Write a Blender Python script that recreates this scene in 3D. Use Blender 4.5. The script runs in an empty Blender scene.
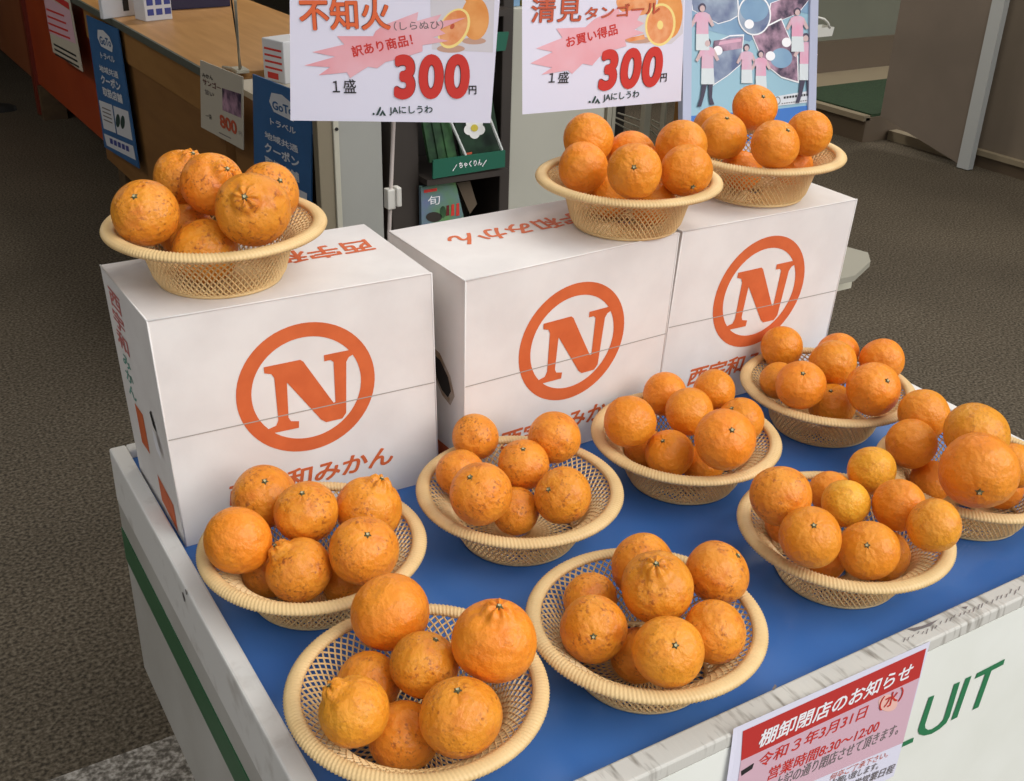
import bpy, bmesh, math, random
from mathutils import Vector, Matrix, Quaternion
random.seed(7)
C = bpy.context.scene.collection
SC = bpy.context.scene

# ------------------------------------------------------------------ camera
FPX = 1109.07
CAMP = Vector((-0.25582, -0.61797, 1.47052))
YAW, PITCH, ROLL = 0.555993, 0.472723, 0.0305678
F_ = Vector((math.sin(YAW)*math.cos(PITCH), math.cos(YAW)*math.cos(PITCH), -math.sin(PITCH)))
R0_ = Vector((math.cos(YAW), -math.sin(YAW), 0)); U0_ = R0_.cross(F_)
R_ = R0_*math.cos(ROLL) + U0_*math.sin(ROLL)
U_ = -R0_*math.sin(ROLL) + U0_*math.cos(ROLL)
cd = bpy.data.cameras.new('camera'); cam = bpy.data.objects.new('camera', cd); C.objects.link(cam)
cam.matrix_world = Matrix(((R_.x, U_.x, -F_.x, CAMP.x), (R_.y, U_.y, -F_.y, CAMP.y), (R_.z, U_.z, -F_.z, CAMP.z), (0, 0, 0, 1)))
cd.sensor_fit = 'HORIZONTAL'; cd.sensor_width = 36; cd.lens = FPX*36/1024; cd.clip_start = .02; cd.clip_end = 60
SC.camera = cam

def ray(px): return F_ + R_*((px[0]-512)/FPX) - U_*((px[1]-390.5)/FPX)
def proj(p):
    d = Vector(p)-CAMP; q = d.dot(F_); return (512+FPX*d.dot(R_)/q, 390.5-FPX*d.dot(U_)/q)
class Plane:
    """a real flat surface in the place: a point, its normal (towards the viewer side), its up"""
    def __init__(s, p, n, up=None):
        s.p = Vector(p); s.n = Vector(n).normalized()
        up = Vector(up) if up else (Vector((0, 0, 1)) - s.n*s.n.z)
        s.up = up.normalized(); s.right = s.up.cross(s.n).normalized()
    def hit(s, px, off=0.0):
        d = ray(px); t = (s.p + s.n*off - CAMP).dot(s.n)/d.dot(s.n); return CAMP + d*t
def XP(v): return Plane((v, 0, 0), (-1, 0, 0))
def YP(v): return Plane((0, v, 0), (0, -1, 0))
def ZP(v): return Plane((0, 0, v), (0, 0, 1), (0, 1, 0))

# ------------------------------------------------------------------ materials
def lin(c):
    f = lambda x: x/12.92 if x <= .04045 else ((x+.055)/1.055)**2.4
    return (f(c[0]/255), f(c[1]/255), f(c[2]/255), 1)
def mat(name, col, rough=.6, col2=None, scale=8, bump=0, bscale=200, spec=.5, metal=0, detail=4, alpha=1, trans=0, stretch=None, lo=.35, hi=.65):
    m = bpy.data.materials.new(name); m.use_nodes = True; nt = m.node_tree; b = nt.nodes['Principled BSDF']
    b.inputs['Roughness'].default_value = rough; b.inputs['Metallic'].default_value = metal
    b.inputs['Specular IOR Level'].default_value = spec; b.inputs['Alpha'].default_value = alpha
    b.inputs['Transmission Weight'].default_value = trans
    b.inputs['Base Color'].default_value = lin(col)
    tc = nt.nodes.new('ShaderNodeTexCoord'); src = tc.outputs['Object']
    if stretch:
        mp = nt.nodes.new('ShaderNodeMapping'); mp.inputs['Scale'].default_value = stretch
        nt.links.new(src, mp.inputs['Vector']); src = mp.outputs['Vector']
    if col2:
        n = nt.nodes.new('ShaderNodeTexNoise'); n.inputs['Scale'].default_value = scale; n.inputs['Detail'].default_value = detail
        r = nt.nodes.new('ShaderNodeValToRGB'); e = r.color_ramp.elements
        e[0].position = lo; e[1].position = hi; e[0].color = lin(col); e[1].color = lin(col2)
        nt.links.new(src, n.inputs['Vector']); nt.links.new(n.outputs['Fac'], r.inputs['Fac']); nt.links.new(r.outputs['Color'], b.inputs['Base Color'])
    if bump:
        n2 = nt.nodes.new('ShaderNodeTexNoise'); n2.inputs['Scale'].default_value = bscale; n2.inputs['Detail'].default_value = 3
        bp = nt.nodes.new('ShaderNodeBump'); bp.inputs['Strength'].default_value = bump; bp.inputs['Distance'].default_value = .002
        nt.links.new(src, n2.inputs['Vector']); nt.links.new(n2.outputs['Fac'], bp.inputs['Height']); nt.links.new(bp.outputs['Normal'], b.inputs['Normal'])
    return m
def mix(nt, fac, a, b, blend='MIX'):
    n = nt.nodes.new('ShaderNodeMix'); n.data_type = 'RGBA'; n.blend_type = blend
    for s, v in ((n.inputs['Factor'], fac), (n.inputs['A'], a), (n.inputs['B'], b)):
        if isinstance(v, (tuple, float, int)): s.default_value = v
        else: nt.links.new(v, s)
    return n.outputs['Result']
def ramp(nt, src, stops):
    r = nt.nodes.new('ShaderNodeValToRGB'); e = r.color_ramp.elements
    e[0].position, e[0].color = stops[0]; e[1].position, e[1].color = stops[1]
    for p_, c_ in stops[2:]: k = e.new(p_); k.color = c_
    nt.links.new(src, r.inputs['Fac']); return r.outputs['Color']
def orange_mat(name, c1, c2, spots, dark=(152, 78, 30)):
    m = bpy.data.materials.new(name); m.use_nodes = True; nt = m.node_tree; b = nt.nodes['Principled BSDF']; N = nt.nodes.new; L = nt.links.new
    tc = N('ShaderNodeTexCoord'); oi = N('ShaderNodeObjectInfo'); ad = N('ShaderNodeVectorMath'); ad.operation = 'MULTIPLY_ADD'
    cb = N('ShaderNodeCombineXYZ')
    for i in range(3): L(oi.outputs['Random'], cb.inputs[i])
    ad.inputs[1].default_value = (1, 1, 1); sc_ = N('ShaderNodeVectorMath'); sc_.operation = 'SCALE'; sc_.inputs['Scale'].default_value = 23
    L(cb.outputs[0], sc_.inputs[0]); L(tc.outputs['Object'], ad.inputs[0]); L(sc_.outputs[0], ad.inputs[2]); V = ad.outputs[0]
    def noise(s, d=3):
        n = N('ShaderNodeTexNoise'); n.inputs['Scale'].default_value = s; n.inputs['Detail'].default_value = d; L(V, n.inputs['Vector']); return n.outputs['Fac']
    base = ramp(nt, noise(1.1), [(.35, lin(c1)), (.65, lin(c2))])
    hv = N('ShaderNodeHueSaturation'); L(base, hv.inputs['Color'])
    mr = N('ShaderNodeMapRange'); mr.inputs['To Min'].default_value = .499; mr.inputs['To Max'].default_value = .508; L(oi.outputs['Random'], mr.inputs['Value']); L(mr.outputs[0], hv.inputs['Hue'])
    mv = N('ShaderNodeMapRange'); mv.inputs['To Min'].default_value = 1.0; mv.inputs['To Max'].default_value = .90; L(oi.outputs['Random'], mv.inputs['Value']); L(mv.outputs[0], hv.inputs['Value'])
    col = hv.outputs[0]
    col = mix(nt, ramp(nt, noise(2.1, 4), [(.54, (0, 0, 0, 1)), (.72, (min(1, .55*spots+.1),)*3+(1,))]), col, lin((206, 108, 34)))
    # brown scars: small specks within a few broad patches
    speck = ramp(nt, noise(9, 5), [(.52, (0, 0, 0, 1)), (.66, (1, 1, 1, 1))])
    patch = ramp(nt, noise(1.6, 2), [(.46, (0, 0, 0, 1)), (.60, (1, 1, 1, 1))])
    mm = mix(nt, 1.0, speck, patch, 'MULTIPLY')
    sm = N('ShaderNodeMath'); sm.operation = 'MULTIPLY'; sm.inputs[1].default_value = spots*.9; L(mm, sm.inputs[0])
    col = mix(nt, sm.outputs[0], col, lin(dark))
    vo = N('ShaderNodeTexVoronoi'); vo.inputs['Scale'].default_value = 3.2; L(V, vo.inputs['Vector'])
    dots = ramp(nt, vo.outputs['Distance'], [(.06, (1, 1, 1, 1)), (.14, (0, 0, 0, 1))])
    dm = N('ShaderNodeMath'); dm.operation = 'MULTIPLY'; dm.inputs[1].default_value = spots*.5; L(dots, dm.inputs[0])
    col = mix(nt, dm.outputs[0], col, lin((150, 84, 34)))
    L(col, b.inputs['Base Color']); b.inputs['Roughness'].default_value = .42; b.inputs['Specular IOR Level'].default_value = .42
    b.inputs['Subsurface Weight'].default_value = .12; b.inputs['Subsurface Radius'].default_value = (.010, .006, .002); b.inputs['Subsurface Scale'].default_value = .5
    v2 = N('ShaderNodeTexVoronoi'); v2.inputs['Scale'].default_value = 26; L(V, v2.inputs['Vector'])
    bp = N('ShaderNodeBump'); bp.inputs['Strength'].default_value = .12; bp.inputs['Distance'].default_value = .012; L(v2.outputs['Distance'], bp.inputs['Height'])
    b2 = N('ShaderNodeBump'); b2.inputs['Strength'].default_value = .16; b2.inputs['Distance'].default_value = .05; L(noise(3.2, 2), b2.inputs['Height']); L(bp.outputs[0], b2.inputs['Normal'])
    L(b2.outputs[0], b.inputs['Normal']); return m

# ------------------------------------------------------------------ object helpers
def mesh_obj(name, verts, faces, m=None, parent=None, smooth=False, mats=None, idx=None):
    me = bpy.data.meshes.new(name); me.from_pydata([tuple(v) for v in verts], [], faces)
    for k in (mats or ([m] if m else [])): me.materials.append(k)
    if idx: me.polygons.foreach_set('material_index', idx)
    if smooth: me.polygons.foreach_set('use_smooth', [True]*len(me.polygons))
    me.update(); o = bpy.data.objects.new(name, me); C.objects.link(o)
    if parent: o.parent = parent; o.matrix_parent_inverse = parent.matrix_basis.inverted()
    return o
def empty(name, loc=(0, 0, 0)):
    o = bpy.data.objects.new(name, None); o.location = loc; C.objects.link(o); o.empty_display_size = .05; return o
def tag(o, label, cat, group=None, kind=None):
    if label: o['label'] = label
    if cat: o['category'] = cat
    if group: o['group'] = group
    if kind: o['kind'] = kind
    return o
def struct(o): o['kind'] = 'structure'; return o
class MB:
    def __init__(s): s.v = []; s.f = []
    def add(s, v, f): b = len(s.v); s.v += [Vector(x) for x in v]; s.f += [tuple(b+i for i in q) for q in f]; return s
    def box(s, x0, x1, y0, y1, z0, z1, M=None):
        v = [Vector((x, y, z)) for z in (z0, z1) for y in (y0, y1) for x in (x0, x1)]
        if M: v = [M @ a for a in v]
        return s.add(v, [(0, 2, 3, 1), (4, 5, 7, 6), (0, 1, 5, 4), (2, 6, 7, 3), (0, 4, 6, 2), (1, 3, 7, 5)])
    def tube(s, pts, r, n=8, cap=True):
        pts = [Vector(p) for p in pts]; b = len(s.v); k = len(pts)
        for i, p in enumerate(pts):
            t = (pts[min(i+1, k-1)] - pts[max(i-1, 0)]).normalized(); a = t.cross(Vector((.3, .5, .81))).normalized(); c = t.cross(a)
            rr = r[i] if isinstance(r, (list, tuple)) else r
            s.v += [p + (a*math.cos(2*math.pi*j/n) + c*math.sin(2*math.pi*j/n))*rr for j in range(n)]
        for i in range(k-1):
            for j in range(n):
                s.f.append((b+i*n+j, b+i*n+(j+1) % n, b+(i+1)*n+(j+1) % n, b+(i+1)*n+j))
        if cap: s.f.append(tuple(b+j for j in range(n))[::-1]); s.f.append(tuple(b+(k-1)*n+j for j in range(n)))
        return s
    def prism(s, poly, vec):
        n = len(poly); poly = [Vector(p) for p in poly]; vec = Vector(vec)
        return s.add(poly + [p+vec for p in poly], [tuple(range(n))[::-1], tuple(range(n, 2*n))] + [(i, (i+1) % n, n+(i+1) % n, n+i) for i in range(n)])
    def lathe(s, prof, n=32, c=(0, 0, 0)):
        b = len(s.v); c = Vector(c)
        for r, z in prof: s.v += [c + Vector((r*math.cos(2*math.pi*j/n), r*math.sin(2*math.pi*j/n), z)) for j in range(n)]
        for i in range(len(prof)-1):
            for j in range(n): s.f.append((b+i*n+j, b+i*n+(j+1) % n, b+(i+1)*n+(j+1) % n, b+(i+1)*n+j))
        return s
    def build(s, name, m, parent=None, smooth=False, bevel=0):
        o = mesh_obj(name, s.v, s.f, m, parent, smooth)
        if bevel:
            bm = bmesh.new(); bm.from_mesh(o.data); bmesh.ops.remove_doubles(bm, verts=bm.verts, dist=1e-6)
            bmesh.ops.bevel(bm, geom=[e for e in bm.edges if len(e.link_faces) == 2 and e.calc_face_angle(0) > .5], offset=bevel, segments=2, affect='EDGES', profile=.5)
            bm.to_mesh(o.data); bm.free()
        return o

# text -> (verts2d, faces) with its own box mapped to 0..w, 0..h
_tc = {}
def text2d(s, offset=0.0, spacing=1.0, shear=0.0, res=3):
    key = (s, offset, spacing, shear)
    if key in _tc: return _tc[key]
    cu = bpy.data.curves.new('t', 'FONT'); cu.body = s; cu.size = 1; cu.space_character = spacing; cu.shear = shear
    cu.resolution_u = 3 if len(s) > 3 else 6; cu.fill_mode = 'FRONT'; o = bpy.data.objects.new('t', cu); C.objects.link(o)
    dg = bpy.context.evaluated_depsgraph_get(); dg.update(); me = bpy.data.meshes.new_from_object(o.evaluated_get(dg))
    v = [(a.co.x, a.co.y, 0) for a in me.vertices]; f = [tuple(p.vertices) for p in me.polygons]
    bpy.data.objects.remove(o); bpy.data.curves.remove(cu); bpy.data.meshes.remove(me)
    if offset > 0:      # heavier strokes: the same glyphs stamped round a small circle
        nd = 12 if len(s) < 4 else 8; v0, f0 = v, f; v, f = list(v0), list(f0)
        for k in range(nd):
            b = len(v); dx, dy = offset*math.cos(2*math.pi*k/nd), offset*math.sin(2*math.pi*k/nd)
            v += [(a[0]+dx, a[1]+dy, 1.6e-5*(k+1)) for a in v0]; f += [tuple(b+q for q in p) for p in f0]
    x0 = min(a[0] for a in v); x1 = max(a[0] for a in v); y0 = min(a[1] for a in v); y1 = max(a[1] for a in v)
    _tc[key] = ([((a[0]-x0)/(x1-x0), (a[1]-y0)/(y1-y0), a[2]) for a in v], f); return _tc[key]
class Print:
    """ink on one surface: several shapes collected, each with its own colour, ONE mesh"""
    def __init__(s, plane, off=.0003): s.pl = plane; s.off = off; s.v = []; s.f = []; s.i = []; s.m = []
    def _m(s, m):
        if m not in s.m: s.m.append(m)
        return s.m.index(m)
    def raw(s, v, f, m):
        b = len(s.v); s.v += v; s.f += [tuple(b+i for i in q) for q in f]; s.i += [s._m(m)]*len(f); return s
    def poly(s, pxs, m, lift=0): return s.raw([s.pl.hit(p, s.off+lift) for p in pxs], [tuple(range(len(pxs)))], m)
    def ell(s, c, rx, ry, m, lift=0, rot=0, n=28, inner=None):
        ca, sa = math.cos(rot), math.sin(rot)
        P = lambda k, q: (c[0]+q*rx*math.cos(k)*ca-q*ry*math.sin(k)*sa, c[1]+q*rx*math.cos(k)*sa+q*ry*math.sin(k)*ca)
        if inner is None: return s.poly([P(2*math.pi*i/n, 1) for i in range(n)], m, lift)
        v = [s.pl.hit(P(2*math.pi*i/n, q), s.off+lift) for q in (1, inner) for i in range(n)]
        return s.raw(v, [(i, (i+1) % n, n+(i+1) % n, n+i) for i in range(n)], m)
    def text(s, t, a, b, hpx, m, lift=0, offset=0.0, shear=0.0, spacing=1.0, outline=None, ow=.03):
        A = s.pl.hit(a, s.off+lift); B = s.pl.hit(b, s.off+lift); X = B-A; Y = s.pl.n.cross(X).normalized()
        top = s.pl.hit((a[0]*.5+b[0]*.5, (a[1]+b[1])*.5-hpx), s.off+lift); h = (top-(A+B)/2).dot(Y)
        if outline: s.text(t, a, b, hpx, outline, lift, offset+ow, shear, spacing); lift_v = s.pl.n*.0003
        else: lift_v = Vector((0, 0, 0))
        v, f = text2d(t, offset, spacing, shear)
        return s.raw([A + X*p[0] + Y*(h*p[1]) + s.pl.n*p[2] + lift_v for p in v], f, m)
    def build(s, name, parent=None): return mesh_obj(name, s.v, s.f, None, parent, mats=s.m, idx=s.i)
def hom(src, dst):
    """pixel quad -> unit square style map through 4 correspondences"""
    A = []; B = []
    for (x, y), (u, v) in zip(src, dst):
        A.append([x, y, 1, 0, 0, 0, -u*x, -u*y]); B.append(u); A.append([0, 0, 0, x, y, 1, -v*x, -v*y]); B.append(v)
    n = 8; M = [r+[b] for r, b in zip(A, B)]
    for i in range(n):
        k = max(range(i, n), key=lambda q: abs(M[q][i])); M[i], M[k] = M[k], M[i]
        for j in range(n):
            if j != i:
                w = M[j][i]/M[i][i]; M[j] = [a-w*c for a, c in zip(M[j], M[i])]
    h = [M[i][n]/M[i][i] for i in range(n)]
    return lambda p: ((h[0]*p[0]+h[1]*p[1]+h[2])/(h[6]*p[0]+h[7]*p[1]+1), (h[3]*p[0]+h[4]*p[1]+h[5])/(h[6]*p[0]+h[7]*p[1]+1))
WORLD, SUN, EXPO = 0.85, 2.3, 0.0
# ------------------------------------------------------------------ palette
M = {}
M['carton'] = mat('white_cardboard', (234, 229, 225), .75, (226, 220, 216), 14, .12, 60, spec=.2)
M['seam_shadow'] = mat('seam_shadow_grey', (168, 160, 152), .8)
M['kraft'] = mat('torn_kraft', (150, 125, 100), .9, (185, 172, 160), 60)
M['dark_hole'] = mat('hole_shade', (34, 28, 26), .9)
M['print_orange'] = mat('orange_print', (217, 106, 56), .6, (208, 98, 50), 40)
M['print_pink'] = mat('pink_print', (205, 120, 115), .6)
M['print_teal'] = mat('teal_print', (110, 165, 150), .6)
M['white_wood'] = mat('white_painted_wood', (228, 225, 220), .55, (196, 190, 182), 26, .15, 80, lo=.56, hi=.82, stretch=(1, 1, 1))
M['worn_white'] = mat('scuffed_white_paint', (206, 203, 195), .6, (136, 130, 120), 1.0, .2, 1.5, lo=.52, hi=.74, stretch=(120, 22, 22), detail=6)
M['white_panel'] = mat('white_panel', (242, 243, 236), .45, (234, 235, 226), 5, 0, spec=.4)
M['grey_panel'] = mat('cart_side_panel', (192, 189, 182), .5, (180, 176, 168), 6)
M['green_stripe'] = mat('green_stripe', (46, 98, 62), .5)
M['green_text'] = mat('green_lettering', (44, 122, 80), .5)
M['blue_mat'] = mat('blue_vinyl', (62, 112, 180), .42, (56, 104, 172), 6, .03, 30, spec=.4)
M['basket'] = mat('cream_plastic_basket', (230, 197, 142), .42, (220, 185, 130), 22, spec=.4)
M['asphalt'] = None
M['dark_steel'] = mat('dark_steel', (52, 52, 54), .45, metal=.6)
M['rubber'] = mat('black_rubber', (28, 26, 25), .7)
M['paper'] = mat('white_paper', (226, 224, 240), .6, spec=.25)
M['paper_dull'] = mat('paper_in_shade', (196, 188, 172), .7)
M['ink_black'] = mat('black_ink', (38, 36, 38), .6)
M['ink_grey'] = mat('grey_ink', (120, 112, 112), .6)
M['ink_dgreen'] = mat('dark_green_ink', (40, 66, 62), .6)
M['ink_red'] = mat('red_ink', (205, 52, 44), .6)
M['ink_dred'] = mat('dark_red_outline', (98, 28, 28), .6)
M['ink_orange'] = mat('orange_ink', (226, 104, 58), .6)
M['ink_rust'] = mat('rust_ink', (196, 88, 58), .6)
M['burst'] = mat('pale_pink_burst', (236, 186, 196), .6, (232, 160, 168), 9)
M['burst_edge'] = mat('burst_outline', (214, 150, 160), .6)
M['photo_bg'] = mat('photo_ground', (212, 208, 214), .6)
M['photo_orange'] = mat('printed_orange', (226, 146, 72), .6, (238, 168, 98), 30)
M['photo_flesh'] = mat('printed_flesh', (228, 138, 78), .6, (238, 170, 120), 60)
M['photo_pith'] = mat('printed_pith', (246, 222, 140), .6)
M['photo_shadow'] = mat('printed_shadow', (198, 158, 138), .6)
M['band_red'] = mat('red_band', (192, 50, 46), .6)
M['panel_pink'] = mat('pink_panel', (216, 178, 192), .6)
M['white_ink'] = mat('white_ink', (244, 242, 246), .6)
M['peach'] = mat('peach_circle', (240, 190, 178), .6)
M['wood_top'] = mat('counter_laminate', (196, 148, 92), .4, (182, 134, 80), 5, stretch=(6, .6, 1))
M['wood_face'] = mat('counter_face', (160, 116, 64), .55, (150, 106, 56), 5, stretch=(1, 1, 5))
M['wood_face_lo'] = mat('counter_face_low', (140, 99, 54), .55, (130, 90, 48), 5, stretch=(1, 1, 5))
M['nosing'] = mat('counter_nosing', (92, 96, 88), .5)
M['red_face'] = mat('red_lacquer', (172, 70, 30), .35, (158, 58, 24), 4)
M['red_dim'] = mat('dull_red_panel', (140, 76, 44), .35, (150, 88, 54), 3)
M['red_post'] = mat('dark_red_post', (112, 36, 18), .45)
M['block'] = mat('raw_wood_block', (96, 76, 50), .8, (80, 60, 40), 20)
M['block_dk'] = mat('wood_block_end', (72, 44, 26), .8)
M['poster_blue'] = mat('poster_blue', (54, 104, 158), .55, (48, 96, 148), 8)
M['poster_white'] = mat('poster_white', (214, 216, 222), .55)
M['silver'] = mat('grey_metal_panel', (158, 158, 152), .4, (148, 148, 143), 3)
M['taupe'] = mat('taupe_post', (128, 118, 98), .6)
M['pale_edge'] = mat('pale_metal_edge', (182, 178, 162), .5)
M['rack_dark'] = mat('dark_brown_rack', (58, 51, 46), .5, (50, 44, 40), 4)
M['rack_in'] = mat('rack_interior', (40, 35, 32), .7)
M['label_green'] = mat('deep_green_label', (24, 92, 72), .5)
M['cabinet_white'] = mat('offwhite_cabinet', (176, 174, 162), .5, (170, 168, 156), 3)
M['acrylic'] = mat('clear_acrylic_edge', (205, 208, 205), .2, spec=.6)
M['leafpic'] = mat('leaf_photo', (58, 98, 58), .5, (24, 46, 32), 22)
M['leafpic2'] = mat('dark_leaf_photo', (34, 62, 42), .5, (18, 34, 26), 26)
M['magpic'] = mat('magazine_photo', (96, 142, 80), .5, (104, 116, 150), 9, lo=.42, hi=.7)
M['petal'] = mat('white_petal', (238, 236, 234), .5)
M['yellow'] = mat('yellow_print', (206, 186, 70), .5)
M['wall_grey'] = mat('greenish_wall', (112, 114, 100), .7, (104, 106, 94), 2)
M['wall_right'] = mat('grey_brown_board', (128, 116, 102), .6, (118, 107, 94), 2)
M['board'] = mat('grey_board_door', (132, 120, 108), .6, (120, 109, 98), 2.5)
M['trim_brown'] = mat('brown_trim', (92, 78, 62), .6)
M['trim_pale'] = mat('pale_trim', (140, 128, 106), .6)
M['mat_green'] = mat('green_floor_mat', (36, 62, 34), .9, (28, 50, 28), 60, .5, 300)
M['white_bar'] = mat('white_aluminium', (186, 190, 190), .4)
M['ceil'] = mat('shade_ceiling_board', (120, 112, 104), .8)
M['cord'] = mat('white_cord', (206, 196, 190), .5)
M['plastic_w'] = mat('white_plastic', (216, 214, 206), .4)
M['cream'] = mat('cream_paint', (196, 192, 174), .5)
M['handle_grey'] = mat('grey_handle_board', (150, 146, 132), .6)
M['navy'] = mat('navy_plastic', (38, 36, 72), .4)
M['pinkthing'] = mat('pink_plastic', (190, 84, 100), .5)
M['bluespot'] = mat('blue_dots', (62, 74, 150), .5)
M['collage_a'] = mat('collage_a', (74, 70, 104), .6, (150, 166, 190), 16, detail=6)
M['collage_b'] = mat('collage_b', (92, 104, 142), .6, (176, 190, 206), 11, detail=6)
M['collage_c'] = mat('collage_c', (52, 40, 66), .6, (190, 150, 172), 24, detail=6)
M['poster_sky'] = mat('poster_pale_blue', (152, 190, 206), .45, (146, 184, 202), 3)
M['poster_mid'] = mat('poster_mid_blue', (108, 144, 180), .45, (132, 166, 194), 8)
M['poster_band'] = mat('poster_band', (52, 112, 190), .45)
M['poster_frame'] = mat('pale_lilac_frame', (176, 180, 204), .4)
M['skin'] = mat('printed_skin', (206, 176, 176), .6)
M['hair'] = mat('printed_hair', (70, 60, 84), .6)
M['shirt'] = mat('printed_pink_shirt', (222, 158, 184), .6, (214, 178, 196), 20)
M['skirt'] = mat('printed_pale_skirt', (212, 218, 222), .6)
M['leggings'] = mat('printed_dark_legs', (62, 54, 76), .6)
M['stem'] = mat('orange_stem', (92, 92, 58), .8, (70, 62, 36), 6)
M['stem_tip'] = mat('pale_stem_scar', (186, 178, 140), .8)
OM = [orange_mat('peel_smooth', (243, 148, 42), (238, 136, 32), .25), orange_mat('peel_freckled', (240, 150, 46), (232, 136, 36), .85),
      orange_mat('peel_scarred', (238, 150, 48), (228, 136, 38), 1.0), orange_mat('peel_golden', (246, 176, 52), (242, 162, 42), .35), orange_mat('peel_amber', (240, 158, 46), (236, 146, 38), .45)]

def asphalt(name, c1, c2, c3, sc, bumpd, big=(.8, 1.12)):
    m = bpy.data.materials.new(name); m.use_nodes = True; nt = m.node_tree; b = nt.nodes['Principled BSDF']; N = nt.nodes.new; L = nt.links.new
    tc = N('ShaderNodeTexCoord')
    def noise(s, d=4):
        n = N('ShaderNodeTexNoise'); n.inputs['Scale'].default_value = s; n.inputs['Detail'].default_value = d; L(tc.outputs['Object'], n.inputs['Vector']); return n.outputs['Fac']
    fine = noise(sc, 5); col = ramp(nt, fine, [(.36, lin(c1)), (.5, lin(c2)), (.66, lin(c3))])
    bigm = ramp(nt, noise(1.3, 3), [(.3, (big[0],)*3+(1,)), (.7, (big[1],)*3+(1,))])
    col = mix(nt, 1.0, col, bigm, 'MULTIPLY'); L(col, b.inputs['Base Color'])
    b.inputs['Roughness'].default_value = .85; b.inputs['Specular IOR Level'].default_value = .25
    bp = N('ShaderNodeBump'); bp.inputs['Strength'].default_value = .7; bp.inputs['Distance'].default_value = bumpd; L(fine, bp.inputs['Height']); L(bp.outputs[0], b.inputs['Normal']); return m
M['asphalt'] = asphalt('asphalt', (56, 50, 41), (88, 79, 66), (114, 105, 91), 125, .006)
M['kerb'] = asphalt('washed_concrete', (92, 87, 80), (136, 130, 122), (186, 181, 174), 110, .006)

# ------------------------------------------------------------------ setting
struct(mesh_obj('floor', [(-9, -4, 0), (12, -4, 0), (12, 11, 0), (-9, 11, 0)], [(0, 1, 2, 3)], M['asphalt']))
b = MB(); b.box(-4, .62, .2, .942, -.05, .006); struct(b.build('trim_1', M['kerb']))       # pale kerb strip of the pavement
b = MB(); b.box(-9, 12, .7, 11, 2.75, 2.9); struct(b.build('shade_ceiling', M['ceil']))  # unseen slab, added to keep sky light off the background
b = MB(); b.box(-9, 12, 10.9, 11, 0, 2.9); struct(b.build('wall_back', M['wall_grey']))
b = MB(); b.box(-9, -8.9, 1, 11, 0, 2.9); struct(b.build('wall_left', M['wall_grey']))
# raised doorway on the right
ST = .13
yS = ZP(ST).hit((884, 117)).y + .02
b = MB(); b.box(4.42, 9, yS, 4.6, 0, ST); struct(b.build('floor.001', M['trim_brown']))
b = MB(); b.box(4.40, 4.45, yS, 4.6, ST-.015, ST+.012); struct(b.build('trim_2', M['trim_pale']))
b = MB(); b.box(4.45, 9, 4.10, 4.6, ST, ST+.012); struct(b.build('trim_3', M['trim_pale']))
b = MB(); b.box(4.3, 9, 4.42, 4.5, ST, 2.75); struct(b.build('wall_far', M['wall_grey']))
b = MB(); b.box(4.3, 9, 4.39, 4.42, ST, ST+.20); struct(b.build('baseboard_far', M['trim_brown']))
o = MB().box(4.47, 7, yS+.01, 4.09, ST, ST+.014).build('floor_mat', M['mat_green']); tag(o, 'dark green mat on the raised doorway step at right', 'mat')
# boarded front wall on the right and the board door standing ajar before it
b = MB(); b.box(4.62, 4.7, -1.5, 2.9, .05, 2.75); struct(b.build('wall_right', M['wall_right']))
b = MB(); b.box(4.60, 4.71, -1.5, 2.9, 0, .06); struct(b.build('baseboard_right', M['trim_brown']))
b = MB(); b.box(4.585, 4.62, -1.5, 2.9, .06, .085); struct(b.build('trim_4', M['trim_pale']))
br = ZP(.02).hit((962, 163)); bl = ZP(.155).hit((884, 115)); d = (bl-br); d.z = 0; dn = d.normalized(); nn = Vector((-dn.y, dn.x, 0))*-1
door = tag(empty('door_1', (br.x, br.y, 0)), None, None, None, 'structure')
b = MB(); H2 = 2.2
b.add([br, bl, Vector((bl.x, bl.y, H2)), Vector((br.x, br.y, H2))] + [p - nn*.03 for p in (br, bl, Vector((bl.x, bl.y, H2)), Vector((br.x, br.y, H2)))], [(0, 1, 2, 3), (7, 6, 5, 4), (0, 4, 5, 1), (1, 5, 6, 2), (2, 6, 7, 3), (3, 7, 4, 0)])
b.build('door_leaf', M['board'], door)
q0 = br + Vector((0, 0, -.015)); q1 = br - dn*.065 + Vector((0, 0, -.015))
b = MB(); b.prism([q0, q1, q1-nn*.04, q0-nn*.04], (0, 0, 2.2)); b.build('edge_strip', M['white_bar'], door)
# scratches on the board door: dark scuffs
pl = Plane(br, nn); pr = Print(pl, .002)
pr.poly([(970, 11), (975, 12.5), (990, 15.5), (998, 19), (997, 20.5), (988, 18), (972, 13.5)], M['trim_brown']); pr.poly([(979, 84), (982, 83), (982, 89), (980, 92), (978, 91)], M['trim_brown'])
pr.build('scuff_mark', door)
# a low rail running along the floor beneath the door
b = MB(); b.box(4.60, 4.66, 2.92, yS-.01, .0, .05); struct(b.build('trim_5', M['trim_pale']))

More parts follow.
